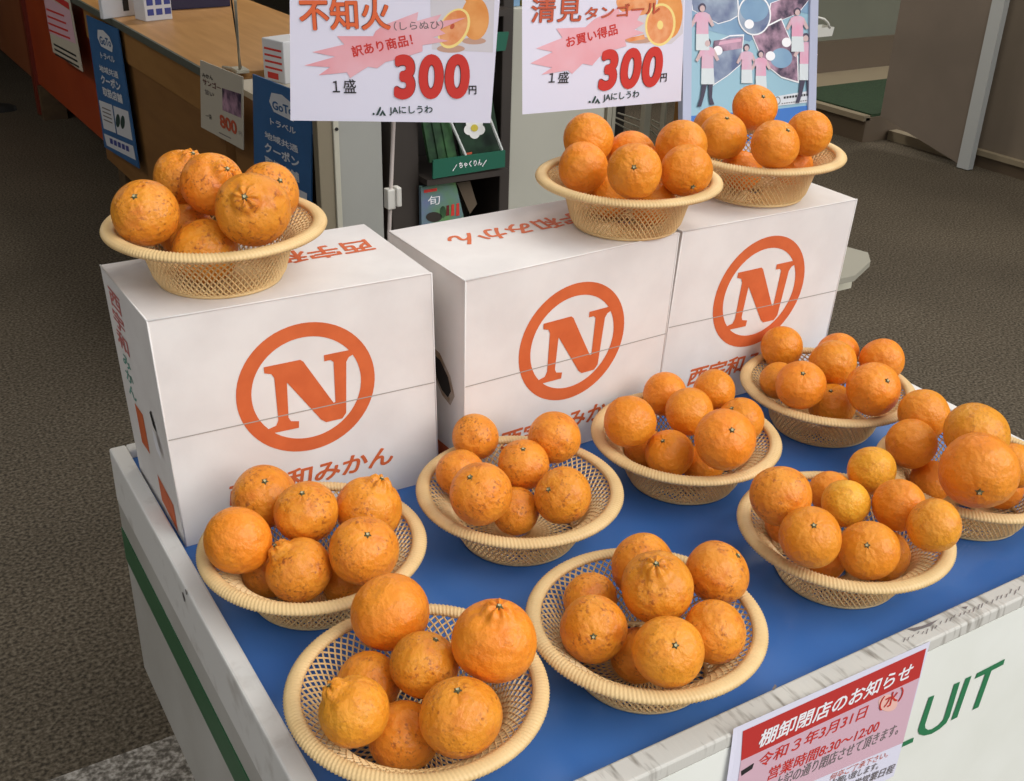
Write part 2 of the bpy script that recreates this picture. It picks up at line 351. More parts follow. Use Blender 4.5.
# ------------------------------------------------------------------ the cart
TZ = .65; RH = .6632; XR = 1.1575; YB = .839; XL = -.0232; YF = -.0292
cart = tag(empty('display_cart', ((XL+XR)/2, (YF+YB)/2, 0)), 'white painted wooden display cart with blue top and green stripe', 'cart')
MB().box(XL, 0, YF, YB, .575, RH).build('left_rail', M['white_wood'], cart, bevel=.003)
MB().box(XR, XR+.02, YF, YB, .575, RH).build('right_rail', M['white_wood'], cart, bevel=.003)
MB().box(0, XR, YF, 0, .645, RH).build('front_rail', M['worn_white'], cart, bevel=.0025)
MB().box(0, XR, YB-.02, YB, .575, RH).build('back_rail', M['white_wood'], cart, bevel=.003)
MB().box(0, XR, 0, YB-.02, .61, TZ-.002).build('deck', M['white_wood'], cart)
MB().box(.0005, XR-.0005, .0005, YB-.0205, TZ-.002, TZ).build('table_cover', M['blue_mat'], cart)['label'] = 'smooth blue vinyl cover'
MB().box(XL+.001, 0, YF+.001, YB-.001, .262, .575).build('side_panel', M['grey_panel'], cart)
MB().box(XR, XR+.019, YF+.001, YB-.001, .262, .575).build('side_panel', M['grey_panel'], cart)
MB().box(0, XR, YF+.0005, YF+.018, .285, .645).build('front_panel', M['white_panel'], cart)
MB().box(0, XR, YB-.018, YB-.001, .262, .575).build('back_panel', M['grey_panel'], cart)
MB().box(XL-.0006, XL+.002, YF+.001, YB-.001, .472, .529).build('stripe', M['green_stripe'], cart)
for x in (.11, XR-.11):
    for y in (.09, YB-.12):
        leg = MB().box(x-.02, x+.02, y-.02, y+.02, .07, .60).build('leg', M['dark_steel'], cart)
        w = MB(); w.v = []; w.lathe([(.001, -.014), (.03, -.014), (.035, -.008), (.035, .008), (.03, .014), (.001, .014)], 20)
        w.v = [Vector((x+a.z, y+a.x, .0355+a.y)) for a in w.v]; w.build('caster_wheel', M['rubber'], leg, True)
        MB().box(x-.019, x+.019, y-.012, y+.012, .035, .07).build('caster_fork', M['dark_steel'], leg)
# folding handle board that sticks out at the back right
pv = YP(.836); h0 = pv.hit((834, 292)); h1 = pv.hit((851, 288)); h2 = pv.hit((856, 259))
b = MB(); b.add([], []); b.box(XR-.02, h1.x, .836, .852, h1.z, h2.z)
hd = b.build('handle_board', M['cream'], cart)
zt = h2.z + .003; zp = ZP(zt)
pts = [zp.hit(p) for p in ((868, 252.5), (870.5, 261), (855, 275.5), (848, 277))]; k0 = zp.hit((846, 246.5))
b = MB(); b.prism([(XR, pts[3].y, zt), pts[3], pts[2], pts[1], pts[0], k0, (XR, k0.y, zt)], (0, 0, -.012)); b.build('handle_top', M['handle_grey'], hd)
# lettering on the front panel
FP = Plane((0, YF, 0), (0, -1, 0)); z = lambda x, y: (880+x/5.54, 640+y/5.54)
pr = Print(FP, .0003)
pr.poly([z(188, 540), z(182, 566), z(60, 622), z(66, 596)], M['green_text'])                                     # foot of the letter half hidden by the notice
U_out = [(272, 318), (302, 306), (250, 470), (252, 488), (266, 498), (290, 494), (326, 470), (352, 440), (412, 245), (444, 231), (386, 425), (366, 462), (330, 494), (286, 520), (244, 530), (218, 522), (211, 504), (218, 476)]
L_ = len(U_out); v = [FP.hit(z(*q), .0003) for q in U_out]
pr.raw(v, [(0, 1, 2, 17), (17, 2, 3, 16), (16, 3, 4, 15), (15, 4, 5, 14), (14, 5, 6, 13), (13, 6, 7, 12), (12, 7, 8, 11), (11, 8, 9, 10)], M['green_text'])
pr.poly([z(476, 213), z(508, 198), z(428, 428), z(394, 446)], M['green_text'])
pr.poly([z(540, 184), z(693, 105), z(684, 136), z(618, 170), z(546, 372), z(513, 388), z(584, 188), z(526, 215)], M['green_text'])
pr.build('lettering', cart)
# scuffs on the worn front rail top
RP = ZP(RH); pr = Print(RP, .0008)
for pts in ([(907, 629), (922, 626), (937, 620), (940, 618), (930, 626), (915, 631)], [(962, 607), (968, 606), (966, 609)], [(772, 689), (775, 684), (777, 686), (774, 690)]): pr.poly(pts, M['ink_grey'])
for i in range(26):
    x = 905 + i*4.6 + random.uniform(-1, 1); y = 746.5 - .4537*(x-644) + random.uniform(9, 12); l = random.uniform(3, 7)
    pr.poly([(x, y), (x+1.1, y-.4), (x-.6, y+l*.7), (x-1.6, y+l*.7+.3)], M['ink_grey'])
pr.build('scuff_mark', cart)
pr = Print(Plane((XL, 0, 0), (-1, 0, 0)), .0008)
for x, y in ((182, 592), (183, 596), (185, 589)): pr.poly([(x, y), (x+1.2, y+1), (x+2, y+6), (x+.8, y+5)], M['ink_grey'])
pr.build('scuff_mark', cart)

# the closing notice taped on the cart front
NP = Plane((0, YF-.001, 0), (0, -1, 0)); TL = NP.hit((733.6, 728.6)); TR = NP.hit((930.5, 641)); X = TR-TL; W = X.length; X.normalize(); Yd = NP.n.cross(X)*-1
nz = lambda x, y: (720+x/4.571, 640+y/4.571)
notice = tag(empty('notice_sign', TL), 'white notice sheet with red title band taped on the cart front', 'notice')
hh = .205; nvx = 66; b = MB()
gv = []; 
for j in range(9):
    for i in range(nvx+1):
        s, t = i/nvx, j/8; curl = .004*max(0, .03-s)/.03*math.sin(t*3.1)
        gv.append(TL + X*(W*s) + Yd*(hh*t) + Vector((0, -curl, 0)))
b.add(gv, [(j*(nvx+1)+i, j*(nvx+1)+i+1, (j+1)*(nvx+1)+i+1, (j+1)*(nvx+1)+i) for j in range(8) for i in range(nvx)]); b.build('sheet', M['paper'], notice)
pr = Print(NP, .0004)
pr.poly([nz(105, 417), nz(943, 38), nz(912, 172), nz(96, 552)], M['band_red']); pr.poly([nz(96, 552), nz(912, 172), nz(836, 470), nz(60, 800)], M['panel_pink'])
pr.poly([nz(96, 600), nz(156, 562), nz(148, 588), nz(98, 622)], M['ink_black'], .0002)
pr.build('colour_band', notice)
pr = Print(NP, .0007)
pr.text('棚卸閉店のお知らせ', nz(172, 497), nz(872, 172), 15, M['white_ink'], offset=.02, shear=.12)
pr.text('令和３年3月31日', nz(172, 590), nz(668, 352), 12, M['ink_red'], offset=.012, shear=.12)
pr.ell(nz(768, 288), 9.5, 8.5, M['peach']); pr.text('（水）', nz(722, 330), nz(830, 275), 13, M['ink_red'], offset=.01, lift=.0004)
pr.text('営業時間8:30～12:00', nz(215, 645), nz(720, 418), 11.5, M['ink_red'], offset=.012, shear=.12)
pr.text('上記の通り閉店させて頂きます。', nz(240, 688), nz(810, 430), 11, M['ink_grey'], offset=.006, shear=.1)
pr.text('何卒ご了承下さい。', nz(500, 645), nz(765, 535), 6, M['ink_rust'], shear=.1); pr.text('お願い致します。', nz(500, 675), nz(720, 590), 7, M['ink_grey'], offset=.006, shear=.1)
pr.text('通常営業日程', nz(560, 700), nz(790, 605), 8, M['ink_grey'], offset=.006, shear=.1)
pr.build('lettering', notice)

# ------------------------------------------------------------------ cartons
BX = [dict(TL=(147, 321), TR=(431.5, 273), BL=(186.5, 544), BR=(438, 483), P=(.00596, .56713, -.01997, .3533, .21074), c=(308, 388), b=((100, 265), (364, 224))),
      dict(TL=(465.5, 281), TR=(679, 233), BL=(467, 491), BR=(656, 410), P=(.38576, .53508, .05309, .35242, .2094), c=(572.3, 343.2), b=((388, 231), None)),
      dict(TL=(683, 231.5), TR=(857, 199.3), BL=(660, 408), BR=None, P=(.73668, .55808, -.00614, .35028, .21007), c=(759.5, 292), b=(None, None))]
lz = lambda x, y: (220+x/4.109, 310+y/4.109)
NPOLY = [(172, 238), (322, 207), (336, 215), (348, 232), (460, 383), (468, 380), (460, 216), (448, 208), (422, 213), (420, 188), (543, 163), (543, 183), (522, 196), (512, 216), (512, 425), (496, 448), (430, 463), (408, 452), (398, 440), (268, 300), (275, 445), (285, 459), (318, 459), (318, 486), (190, 513), (192, 492), (224, 478), (233, 455), (216, 282), (204, 266), (175, 263)]
def tri2d(poly):
    """simple polygon -> triangles, so that it can follow a face"""
    bm = bmesh.new(); vs = [bm.verts.new((x, y, 0)) for x, y in poly]; f = bm.faces.new(vs); bmesh.ops.triangulate(bm, faces=[f]); bm.verts.index_update()
    r = [tuple(v.index for v in q.verts) for q in bm.faces]; bm.free(); return r
labels_box = ['white cardboard fruit carton at the left end of the row', 'white cardboard fruit carton between two others, torn dark hand hole', 'white cardboard fruit carton at the right end of the row']
hm0 = None; TOPS = []
for k, B in enumerate(BX):
    x, y, yaw, W, D = B['P']; u = Vector((math.cos(yaw), math.sin(yaw), 0)); w = Vector((-math.sin(yaw), math.cos(yaw), 0))
    bl = Vector((x, y, TZ+.0005)); br = bl + u*W*(1, .99, 1)[k]
    o_ = bl; un = (br-bl).normalized(); wn = Vector((-un.y, un.x, 0)); RS = (1, 1.0, 1.02)[k]
    FPl = Plane(bl, (-wn - Vector((0, 0, 1))*(.03, .058, .0386)[k]).normalized())
    tl, tr = FPl.hit(B['TL']), FPl.hit(B['TR'])
    if k == 2:
        un = u
    zt = (tl.z+tr.z)/2; TOPS.append(zt)
    bk = [ZP(tl.z).hit(B['b'][0]) if B['b'][0] else tl + wn*.20, ZP(tr.z).hit(B['b'][1]) if B['b'][1] else tr + wn*.205]
    bbl = bl + wn*.205 + Vector((-.007 if k == 0 else 0, 0, 0)); bbr = br + wn*.205
    ct = tag(empty('fruit_carton', (bl+br)/2 + wn*.1), labels_box[k], 'box', 'white fruit cartons in a row')
    S = lambda s, t, a=bl, b2=br, c=tl, d2=tr: (a*(1-s)+b2*s)*(1-t) + (c*(1-s)+d2*s)*t
    n = 10; b = MB()
    def grid(P, nx=n, ny=n):
        b.add([P(i/nx, j/ny) for j in range(ny+1) for i in range(nx+1)], [(j*(nx+1)+i, j*(nx+1)+i+1, (j+1)*(nx+1)+i+1, (j+1)*(nx+1)+i) for j in range(ny) for i in range(nx)])
    quad = lambda a, b2, c, d2: (lambda s, t: (a*(1-s)+b2*s)*(1-t) + (c*(1-s)+d2*s)*t)
    grid(S); SL = quad(bbl, bl, bk[0], tl); grid(SL); SR = quad(br, bbr, tr, bk[1]); grid(SR); ST_ = quad(tl, tr, bk[0], bk[1]); grid(ST_); grid(quad(bbr, bbl, bk[1], bk[0])); grid(quad(bbl, bbr, bl, br))
    body = b.build('carton_body', M['carton'], ct)
    fn = (br-bl).cross(tl-bl).normalized(); tn = (tr-tl).cross(bk[0]-tl).normalized(); sn = (bl-bbl).cross(tl-bl).normalized()
    # creases, and the lid seam's shadow line painted as a grey strip
    cr = MB(); cr.tube([tl, S(.25, 1), S(.5, 1), S(.75, 1), tr], .0011, 6); cr.tube([tl, S(0, .5), bl], .0011, 6); cr.tube([tr, S(1, .5), br], .0011, 6); cr.tube([tl, bk[0]], .001, 6)
    cr.build('crease', M['carton'], ct, True)
    hm = hom([proj(bl), proj(br), B['TR'], B['TL']], [(0, 0), (1, 0), (1, 1), (0, 1)])
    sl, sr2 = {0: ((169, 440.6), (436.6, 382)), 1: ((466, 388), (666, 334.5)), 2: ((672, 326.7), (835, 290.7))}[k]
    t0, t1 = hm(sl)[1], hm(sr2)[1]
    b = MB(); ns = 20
    sv = [S(i/ns, t0+(t1-t0)*i/ns + e_) + fn*.0007 for e_ in (0, .0045) for i in range(ns+1)]; b.add(sv, [(i, i+1, ns+2+i, ns+1+i) for i in range(ns)]); b.build('lid_seam_shadow', M['seam_shadow'], ct)
    Ht = (tl-bl).length; Wt = (br-bl).length
    if k == 0: hm0 = hm; W0, H0 = Wt, Ht; c0 = hm((306, 389))
    cc = hm(B['c'])
    def loc(p):       # pixel measured on the first carton -> the same place on this one
        a = hm0(p); return (cc[0] + RS*(a[0]-c0[0])*W0/Wt, cc[1] + RS*(a[1]-c0[1])*H0/Ht)
    F3 = lambda q, off=.0004: S(q[0], q[1]) + fn*off
    # N in a ring
    npt = [loc(lz(*q)) for q in NPOLY]; nv = 64
    cpx = lambda a, q: (cc[0] + q*.0905*RS*math.cos(a)/Wt*1.0, cc[1] + q*.0905*RS*math.sin(a)/Ht)
    v = [F3(cpx(2*math.pi*i/nv, q)) for q in (1, .9, .79) for i in range(nv)]; f = [(r_*nv+i, r_*nv+(i+1) % nv, (r_+1)*nv+(i+1) % nv, (r_+1)*nv+i) for r_ in (0, 1) for i in range(nv)]
    mesh_obj('ring_emblem', v, f, M['print_orange'], ct); mesh_obj('letter_emblem', [F3(q, .0006) for q in npt], tri2d([q for q in npt]), M['print_orange'], ct)
    # product name under the emblem
    a0, a1 = loc((228, 507)), loc((392, 464)); v2, f2 = text2d('西宇和みかん', .026, .98, .15); th = .045*.6/Ht*1.15; a0, a1 = [(q[0], q[1] + (0, -.004, .030)[k]) for q in (a0, a1)]
    mesh_obj('product_name', [F3((a0[0]+(a1[0]-a0[0])*p[0], a0[1]+(a1[1]-a0[1])*p[0] + th*p[1])) + fn*p[2] for p in v2], f2, M['print_orange'], ct)
    # the same name upside down on the lid
    v2, f2 = text2d('西宇和みかん', .022, 1.0, .1)
    mesh_obj('lid_name', [ST_(.93-.78*p[0], .72-.22*p[1]) + tn*(.0004+p[2]) for p in v2], f2, M['print_orange'], ct)
    if k < 2:
        SD = lambda s, t, off=.0004: SL(s, t) + sn*off
        hole = [(.60, .50), (.63, .55), (.70, .545), (.80, .49), (.84, .43), (.80, .385), (.72, .40), (.66, .44)] if k == 1 else [(.66, .52), (.70, .54), (.74, .50), (.76, .46), (.72, .46), (.69, .47)]
        if k == 1: mesh_obj('torn_edge', [SD(.72+(s-.72)*1.35, .465+(t-.465)*1.4) for s, t in hole], [tuple(range(len(hole)))], M['kraft'], ct)
        mesh_obj('hand_hole', [SD(s, t, .0008) for s, t in hole], [tuple(range(len(hole)))], M['dark_hole'], ct)  # flat dark patch, painted for the shade inside the hole
        if k == 0:
            fl = [(.73, .47), (.80, .455), (.84, .40), (.82, .36), (.75, .375), (.72, .42)]; mesh_obj('hand_hole_flap', [SD(s, t, .004) for s, t in fl], [tuple(range(len(fl)))], M['white_ink'], ct)
            pr = [];
            v2, f2 = text2d('西宇和', .01, 1, 0)
            sv = []; sf = []; si = []
            def put(v_, f_, m_): 
                b_ = len(sv); sv.extend(v_); sf.extend([tuple(b_+i for i in q) for q in f_]); si.extend([m_]*len(f_))
            for ch, t_, m_ in (('西', .86, 0), ('宇', .77, 0), ('和', .68, 0), ('み', .60, 1), ('か', .53, 1), ('ん', .46, 1)):
                v2, f2 = text2d(ch, .02); put([SD(.12+.26*p[0] if m_ == 0 else .16+.18*p[0], t_ + (.08 if m_ == 0 else .055)*p[1]) + sn*p[2] for p in v2], f2, m_)
            put([SD(*q) for q in ((.26, .25), (.44, .25), (.44, .44), (.26, .44))], [(0, 1, 2, 3)], 2); put([SD(*q) for q in ((.55, .06), (.86, .02), (.86, .15), (.55, .19))], [(0, 1, 2, 3)], 2)
            mesh_obj('side_print', sv, sf, None, ct, mats=[M['print_pink'], M['print_teal'], M['print_orange']], idx=si)
        else:
            mesh_obj('side_print', [SD(*q) for q in ((.55, .03), (.9, .03), (.9, .12), (.55, .12))], [(0, 1, 2, 3)], M['print_orange'], ct)
# ------------------------------------------------------------------ price signs hanging behind the cartons
CEIL = 2.75
def hung_sheet(bl_px, br_px, tl_px, tr_px, z0, label):
    A = ZP(z0).hit(bl_px); Bq = ZP(z0).hit(br_px); X = (Bq-A).normalized(); n = X.cross(Vector((0, 0, 1))).normalized()
    P = Plane(A, n); c = [P.hit(tl_px), P.hit(tr_px)]
    r = tag(empty('price_sign', (A+Bq)/2), label, 'sign', 'hanging price signs')
    nx, ny = 16, 6; S = lambda s, t: (A*(1-s)+Bq*s)*(1-t) + (c[0]*(1-s)+c[1]*s)*t
    mesh_obj('sheet', [S(i/nx, j/ny) for j in range(ny+1) for i in range(nx+1)], [(j*(nx+1)+i, j*(nx+1)+i+1, (j+1)*(nx+1)+i+1, (j+1)*(nx+1)+i) for j in range(ny) for i in range(nx)], M['paper'], r)
    for s in (.12, .88): q0 = S(s, .97); MB().tube([q0 - n*.0006, Vector((q0.x, q0.y, CEIL))], .0006, 5).build('hanging_line', M['plastic_w'], r)
    return r, P
def ink(sign, P, name, *a, logo=None, **k):
    pr = Print(P, .0009); pr.text(*a, **k)
    if logo: ja_logo(pr, *logo)
    pr.build(name, sign)
def ja_logo(pr, z, x, y, s, m):
    pr.ell(z(x+6*s, y-8*s), 5*s/4.7, 5*s/4.7, m); pr.poly([z(x+16*s, y-2*s), z(x+34*s, y-40*s), z(x+40*s, y-40*s), z(x+40*s, y-30*s), z(x+27*s, y-2*s)], m)
    pr.poly([z(x+32*s, y), z(x+48*s, y-27*s), z(x+64*s, y), z(x+53*s, y), z(x+47*s, y-12*s), z(x+42*s, y)], m)
s1, P1 = hung_sheet((290.5, 120.5), (490.5, 123), (289.5, -21), (501.5, -22), 1.07, 'white price sign reading 300 yen for navel fruit, hanging at left')
s1['label'] = 'white hanging price sign with a three-character orange heading'
z1 = lambda x, y: (285+x/4.763, y/4.763)
pr = Print(P1, .0002)
burst = [(92, 312), (240, 270), (130, 248), (282, 212), (248, 172), (420, 172), (432, 148), (470, 120), (635, 57), (628, 100), (745, 68), (722, 104), (862, 84), (735, 140), (765, 160), (705, 178), (780, 195), (655, 215), (655, 245), (545, 280), (480, 295), (440, 325), (395, 318), (310, 372), (295, 345), (160, 358), (215, 320)]
pr.poly([z1(690, -60), z1(1000, -60), z1(990, 250), z1(700, 235)], M['photo_bg'])
pr.ell(z1(900, 195), 12, 3.5, M['photo_shadow'], .00002); pr.ell(z1(790, 232), 14, 4, M['photo_shadow'], .00002)
pr.ell(z1(905, 88), 14, 21.5, M['photo_orange'], .00003); pr.ell(z1(895, -8), 8, 6, M['photo_orange'], .00004)
pr.ell(z1(805, 135), 14.2, 21.5, M['photo_pith'], .00005, .5); pr.ell(z1(803, 133), 12.2, 19, M['photo_flesh'], .00007, .5); pr.ell(z1(797, 126), 2, 3, M['ink_rust'], .00009, .5)
pr.build('fruit_photo', s1)
pr = Print(P1, .0007); pr.poly([z1(*q) for q in burst], M['burst']); pr.build('starburst', s1)
ink(s1, P1, 'heading', '不知火', z1(73, 145), z1(505, 143), 32.5, M['ink_orange'], offset=.022, outline=M['ink_dred'], ow=.014)
ink(s1, P1, 'reading_text', '（しらぬひ）', z1(520, 146), z1(755, 138), 9, M['ink_grey'], offset=.004)
ink(s1, P1, 'offer_text', '訳あり商品！', z1(325, 274), z1(612, 214), 12, M['ink_red'], offset=.024)
ink(s1, P1, 'portion_text', '１盛', z1(228, 444), z1(340, 444), 14, M['ink_black'], offset=.006)
ink(s1, P1, 'price', '300', z1(520, 474), z1(882, 470), 45, M['ink_red'], offset=.045, outline=M['ink_dred'], ow=.010, shear=.06, spacing=1.12)
ink(s1, P1, 'currency_mark', '円', z1(875, 450), z1(912, 450), 8.8, M['ink_black'], offset=.02)
ink(s1, P1, 'maker_logo', 'JAにしうわ', z1(498, 550), z1(704, 546), 9.2, M['ink_dgreen'], offset=.02, logo=(z1, 416, 551, 1.03, M['ink_dgreen']))

s2, P2 = hung_sheet((522.3, 114.5), (681, 101), (522, -22), (686.3, -28), 1.07, 'white hanging price sign with long rust-coloured heading and a cut orange')
z2 = lambda x, y: (515+x/5.689, y/5.689)
burst2 = [(88, 360), (215, 295), (120, 275), (270, 215), (235, 162), (400, 155), (450, 110), (590, 40), (595, 70), (730, 48), (695, 115), (735, 132), (680, 168), (735, 186), (625, 225), (635, 262), (560, 285), (480, 325), (440, 372), (385, 362), (325, 420), (300, 400), (150, 425), (210, 385)]
pr = Print(P2, .0002)
pr.poly([z2(580, -40), z2(958, -40), z2(955, 190), z2(890, 250), z2(740, 250)], M['photo_bg']); pr.ell(z2(700, 228), 14, 3.5, M['photo_shadow'], .00002)
pr.ell(z2(880, 70), 13, 26, M['photo_orange'], .00003); pr.ell(z2(690, 10), 20, 14, M['photo_flesh'], .00003); pr.poly([z2(625, 222), z2(735, 196), z2(740, 222), z2(650, 238)], M['photo_flesh'], .00003)
pr.ell(z2(827, 140), 15.2, 21.5, M['photo_pith'], .00005, .12); pr.ell(z2(826, 140), 13, 19, M['photo_flesh'], .00007, .12); pr.ell(z2(826, 142), 3, 4.5, M['photo_pith'], .00009)
pr.build('fruit_photo', s2)
pr = Print(P2, .0007); pr.poly([z2(*q) for q in burst2], M['burst']); pr.build('starburst', s2)
ink(s2, P2, 'heading', '清見', z2(88, 131), z2(376, 122), 24.5, M['ink_rust'], offset=.014, outline=M['ink_dred'], ow=.009)
ink(s2, P2, 'heading_ending', 'タンゴール', z2(396, 114), z2(824, 78), 13, M['ink_rust'], offset=.022, outline=M['ink_dred'], ow=.009)
ink(s2, P2, 'offer_text', 'お買い得品', z2(294, 274), z2(586, 194), 11.5, M['ink_red'], offset=.024)
ink(s2, P2, 'portion_text', '１盛', z2(190, 474), z2(304, 472), 11.5, M['ink_black'], offset=.006)
ink(s2, P2, 'price', '300', z2(470, 520), z2(830, 492), 41, M['ink_red'], offset=.045, outline=M['ink_dred'], ow=.010, shear=.06, spacing=1.12)
ink(s2, P2, 'currency_mark', '円', z2(826, 468), z2(862, 464), 8.5, M['ink_black'], offset=.02)
ink(s2, P2, 'maker_logo', 'JAにしうわ', z2(500, 584), z2(705, 562), 8.8, M['ink_dgreen'], offset=.02, logo=(z2, 419, 588, 1.05, M['ink_dgreen']))

# hanging cord with a clip, behind the middle carton
cp = YP(.96); a = cp.hit((389, 235)); b_ = cp.hit((394, 112)); up = Vector((b_.x, b_.y, CEIL))
cord = tag(empty('hanging_twine', a), 'thin white hanging cord with a plastic clip behind the cartons', 'cord')
MB().tube([a - Vector((0, 0, .12)), a, b_, up], .0032, 8).build('twine', M['cord'], cord, True)
c1, c2 = cp.hit((391.5, 208)), cp.hit((392.5, 188)); dv = (c2-c1); b = MB()
b.box(c1.x-.010, c1.x+.004, c1.y-.009, c1.y+.008, c1.z, c2.z); b.box(c1.x+.004, c1.x+.013, c1.y-.013, c1.y+.004, c1.z+.004, c2.z+.003); b.build('clip', M['plastic_w'], cord, bevel=.002)

# ------------------------------------------------------------------ behind: grey cabinet, magazine rack, white cabinet
YB2 = 1.8; q = YP(YB2)
def upright(px_l, px_r, ytop, z1, y0, y1, name, m, parent):
    xl, xr = q.hit(px_l).x, q.hit(px_r).x; return MB().box(xl, xr, y0, y1, 0, z1).build(name, m, parent)
cab = tag(empty('door_2', (.75, 1.82, 0)), None, None, None, 'structure')
xa, xb, xc, xd = [q.hit((p, 165)).x for p in (319, 334, 339.5, 389)]
MB().box(xa, xb, YB2, YB2+.03, 0, 2.75).build('side_post', M['taupe'], cab, bevel=.002); MB().box(xb, xc, YB2-.006, YB2+.03, 0, 2.75).build('edge_strip', M['pale_edge'], cab, bevel=.002); MB().box(xc, xd-.012, YB2+.01, YB2+.04, 0, 2.75).build('door_panel', M['silver'], cab, bevel=.004)
b = MB(); sc = YP(YB2-.006).hit((336.5, 129)); b.lathe([(.001, 0), (.004, 0), (.004, .003), (.001, .003)], 10); b.v = [Vector((sc.x+v.x, sc.y-v.z, sc.z+v.y)) for v in b.v]; b.build('screw', M['dark_steel'], cab)
rk = tag(empty('magazine_rack', (1.05, 1.95, 0)), 'dark brown magazine rack with green label strip behind the middle carton', 'magazine rack')
xl, xr = q.hit((391, 160)).x, q.hit((510, 160)).x; xm = q.hit((419, 170)).x; D2 = .18
MB().box(xl, xm, YB2, YB2+D2, 0, 1.15).build('side_panel', M['rack_dark'], rk, bevel=.003); MB().box(xr-.03, xr, YB2, YB2+D2, 0, 1.15).build('side_panel', M['rack_dark'], rk, bevel=.003)
MB().box(xm, xr-.03, YB2+D2-.02, YB2+D2, 0, 1.15).build('back_panel', M['rack_in'], rk)
zs = YP(YB2).hit((460, 172)).z
for zz in (.02, zs-.30, zs-.01, zs+.38): MB().box(xm, xr-.03, YB2-.044, YB2+D2-.02, zz, zz+.015).build('shelf', M['rack_dark'], rk)
LP = YP(YB2-.05)
def label_strip(corn, txt, ta, tb, h):
    pts = [LP.hit(p) for p in corn]; o = MB().prism(pts, (0, .006, 0)).build('label_strip', M['label_green'], rk); o['label'] = 'deep green label strip'
    if txt:
        pr = Print(LP, .0009); pr.text(txt, ta, tb, h, M['white_ink'], offset=.02); 
        pr.poly([(452.5, 171), (456.5, 164.5), (457.2, 164.5), (453.2, 171)], M['white_ink']); pr.poly([(482, 166.5), (486, 160), (486.8, 160), (482.8, 166.5)], M['white_ink']); pr.build('lettering', o)
    return o
label_strip([(433, 179), (505, 167), (505.3, 150.5), (433.3, 160.5)], 'ちゃくりん', (459, 168.5), (482, 165.2), 6.2)
label_strip([(478, 53), (505.5, 50.5), (509, 32), (478, 33)], None, None, None, 0)
def mag(corn, m, label, group=None, extra=None, yy=YB2-.012, name='magazine'):
    P = YP(yy); o = MB().prism([P.hit(c) for c in corn], (0, .012, 0)).build('magazine_cover', m)
    t = tag(empty(name, P.hit(corn[0])), label, 'magazine', group); o.parent = t; o.matrix_parent_inverse = t.matrix_basis.inverted(); 
    if extra: pr = Print(P, .001); extra(pr); pr.build('cover_print', t)
    return t
def flower(pr):
    for k in range(5):
        a = k*1.2566+.3; pr.ell((474.5+5.6*math.cos(a), 128+5.6*math.sin(a)), 5.2, 5.2, M['petal'], .0003*k)
    pr.ell((474.5, 128), 3.6, 3.6, M['yellow'], .002); pr.poly([(466, 153), (472, 151.8), (472, 154), (466, 155)], M['ink_rust'])
mag([(461, 156), (501, 150), (492, 96), (450, 98)], M['leafpic2'], 'dark green magazine with white flower cover in the rack', 'magazines in the rack', flower)
for i, x in enumerate((424, 433, 442)):
    mag([(x+6, 163-i*2), (x+15, 161-i*2), (x+4, 100), (x-5, 101)], M['leafpic'], ('leftmost', 'second', 'third')[i] + ' of three overlapping leaf-green magazine edges in the rack', 'magazines in the rack', None, YB2-.018-.004*i)
def divider(a, c):
    P = YP(YB2-.038); MB().tube([P.hit(a), P.hit(c)], .004, 6).build('acrylic_divider', M['acrylic'], rk)
divider((449.5, 119), (465.5, 155)); divider((490, 119), (502, 150))
def juncover(pr):
    pr.text('旬', (428, 206), (440, 204), 9.5, M['white_ink']); pr.poly([(424, 190), (437, 188), (437, 191), (424, 193)], M['ink_red'])
    for i, x in enumerate((446, 451, 456)): pr.poly([(x, 216), (x+3.4, 215.4), (x+3.2, 205-i), (x+.6, 205.5-i)], M['ink_red'] if i else M['ink_dred'])
    pr.ell((443, 212), 3, 6, M['leafpic']); pr.ell((434, 217), 8, 5, M['rack_dark'])
mag([(422, 250), (470, 243), (455.5, 182), (421, 187)], M['magpic'], 'green and lilac food magazine on the lower rack shelf', 'magazines in the rack', juncover, YB2-.02)
mag([(470, 214), (477, 204), (470, 181), (457, 183)], M['trim_brown'], 'brown magazine leaning beside the food magazine', 'magazines in the rack', None, YB2+.002)

wc = tag(empty('white_cabinet', (1.37, 1.9, 0)), 'off-white cabinet standing right of the magazine rack', 'cabinet')
xe, xf = q.hit((511, 120)).x, q.hit((606, 110)).x; zc = YP(YB2).hit((515, 8)).z
MB().box(xe, xf, YB2+.005, YB2+.18, 0.05, zc).build('cabinet_body', M['cabinet_white'], wc, bevel=.004); MB().box(xe+.01, xf-.01, YB2+.02, YB2+.18, 0, .05).build('plinth', M['rack_dark'], wc)
g = q.hit((511, 11)); 
t = MB().box(xe+.035, xe+.13, YB2+.012, YB2+.09, zc, zc+.07).build('carton_pack', M['yellow'], None, bevel=.002); tag(t, 'yellow packet on the edge of the off-white cabinet', 'packet')
t = MB().box(xe+.002, xe+.03, YB2+.02, YB2+.08, zc, zc+.09).build('carton_pack', M['poster_mid'], None, bevel=.002); tag(t, 'blue and white packet beside the yellow one', 'packet')
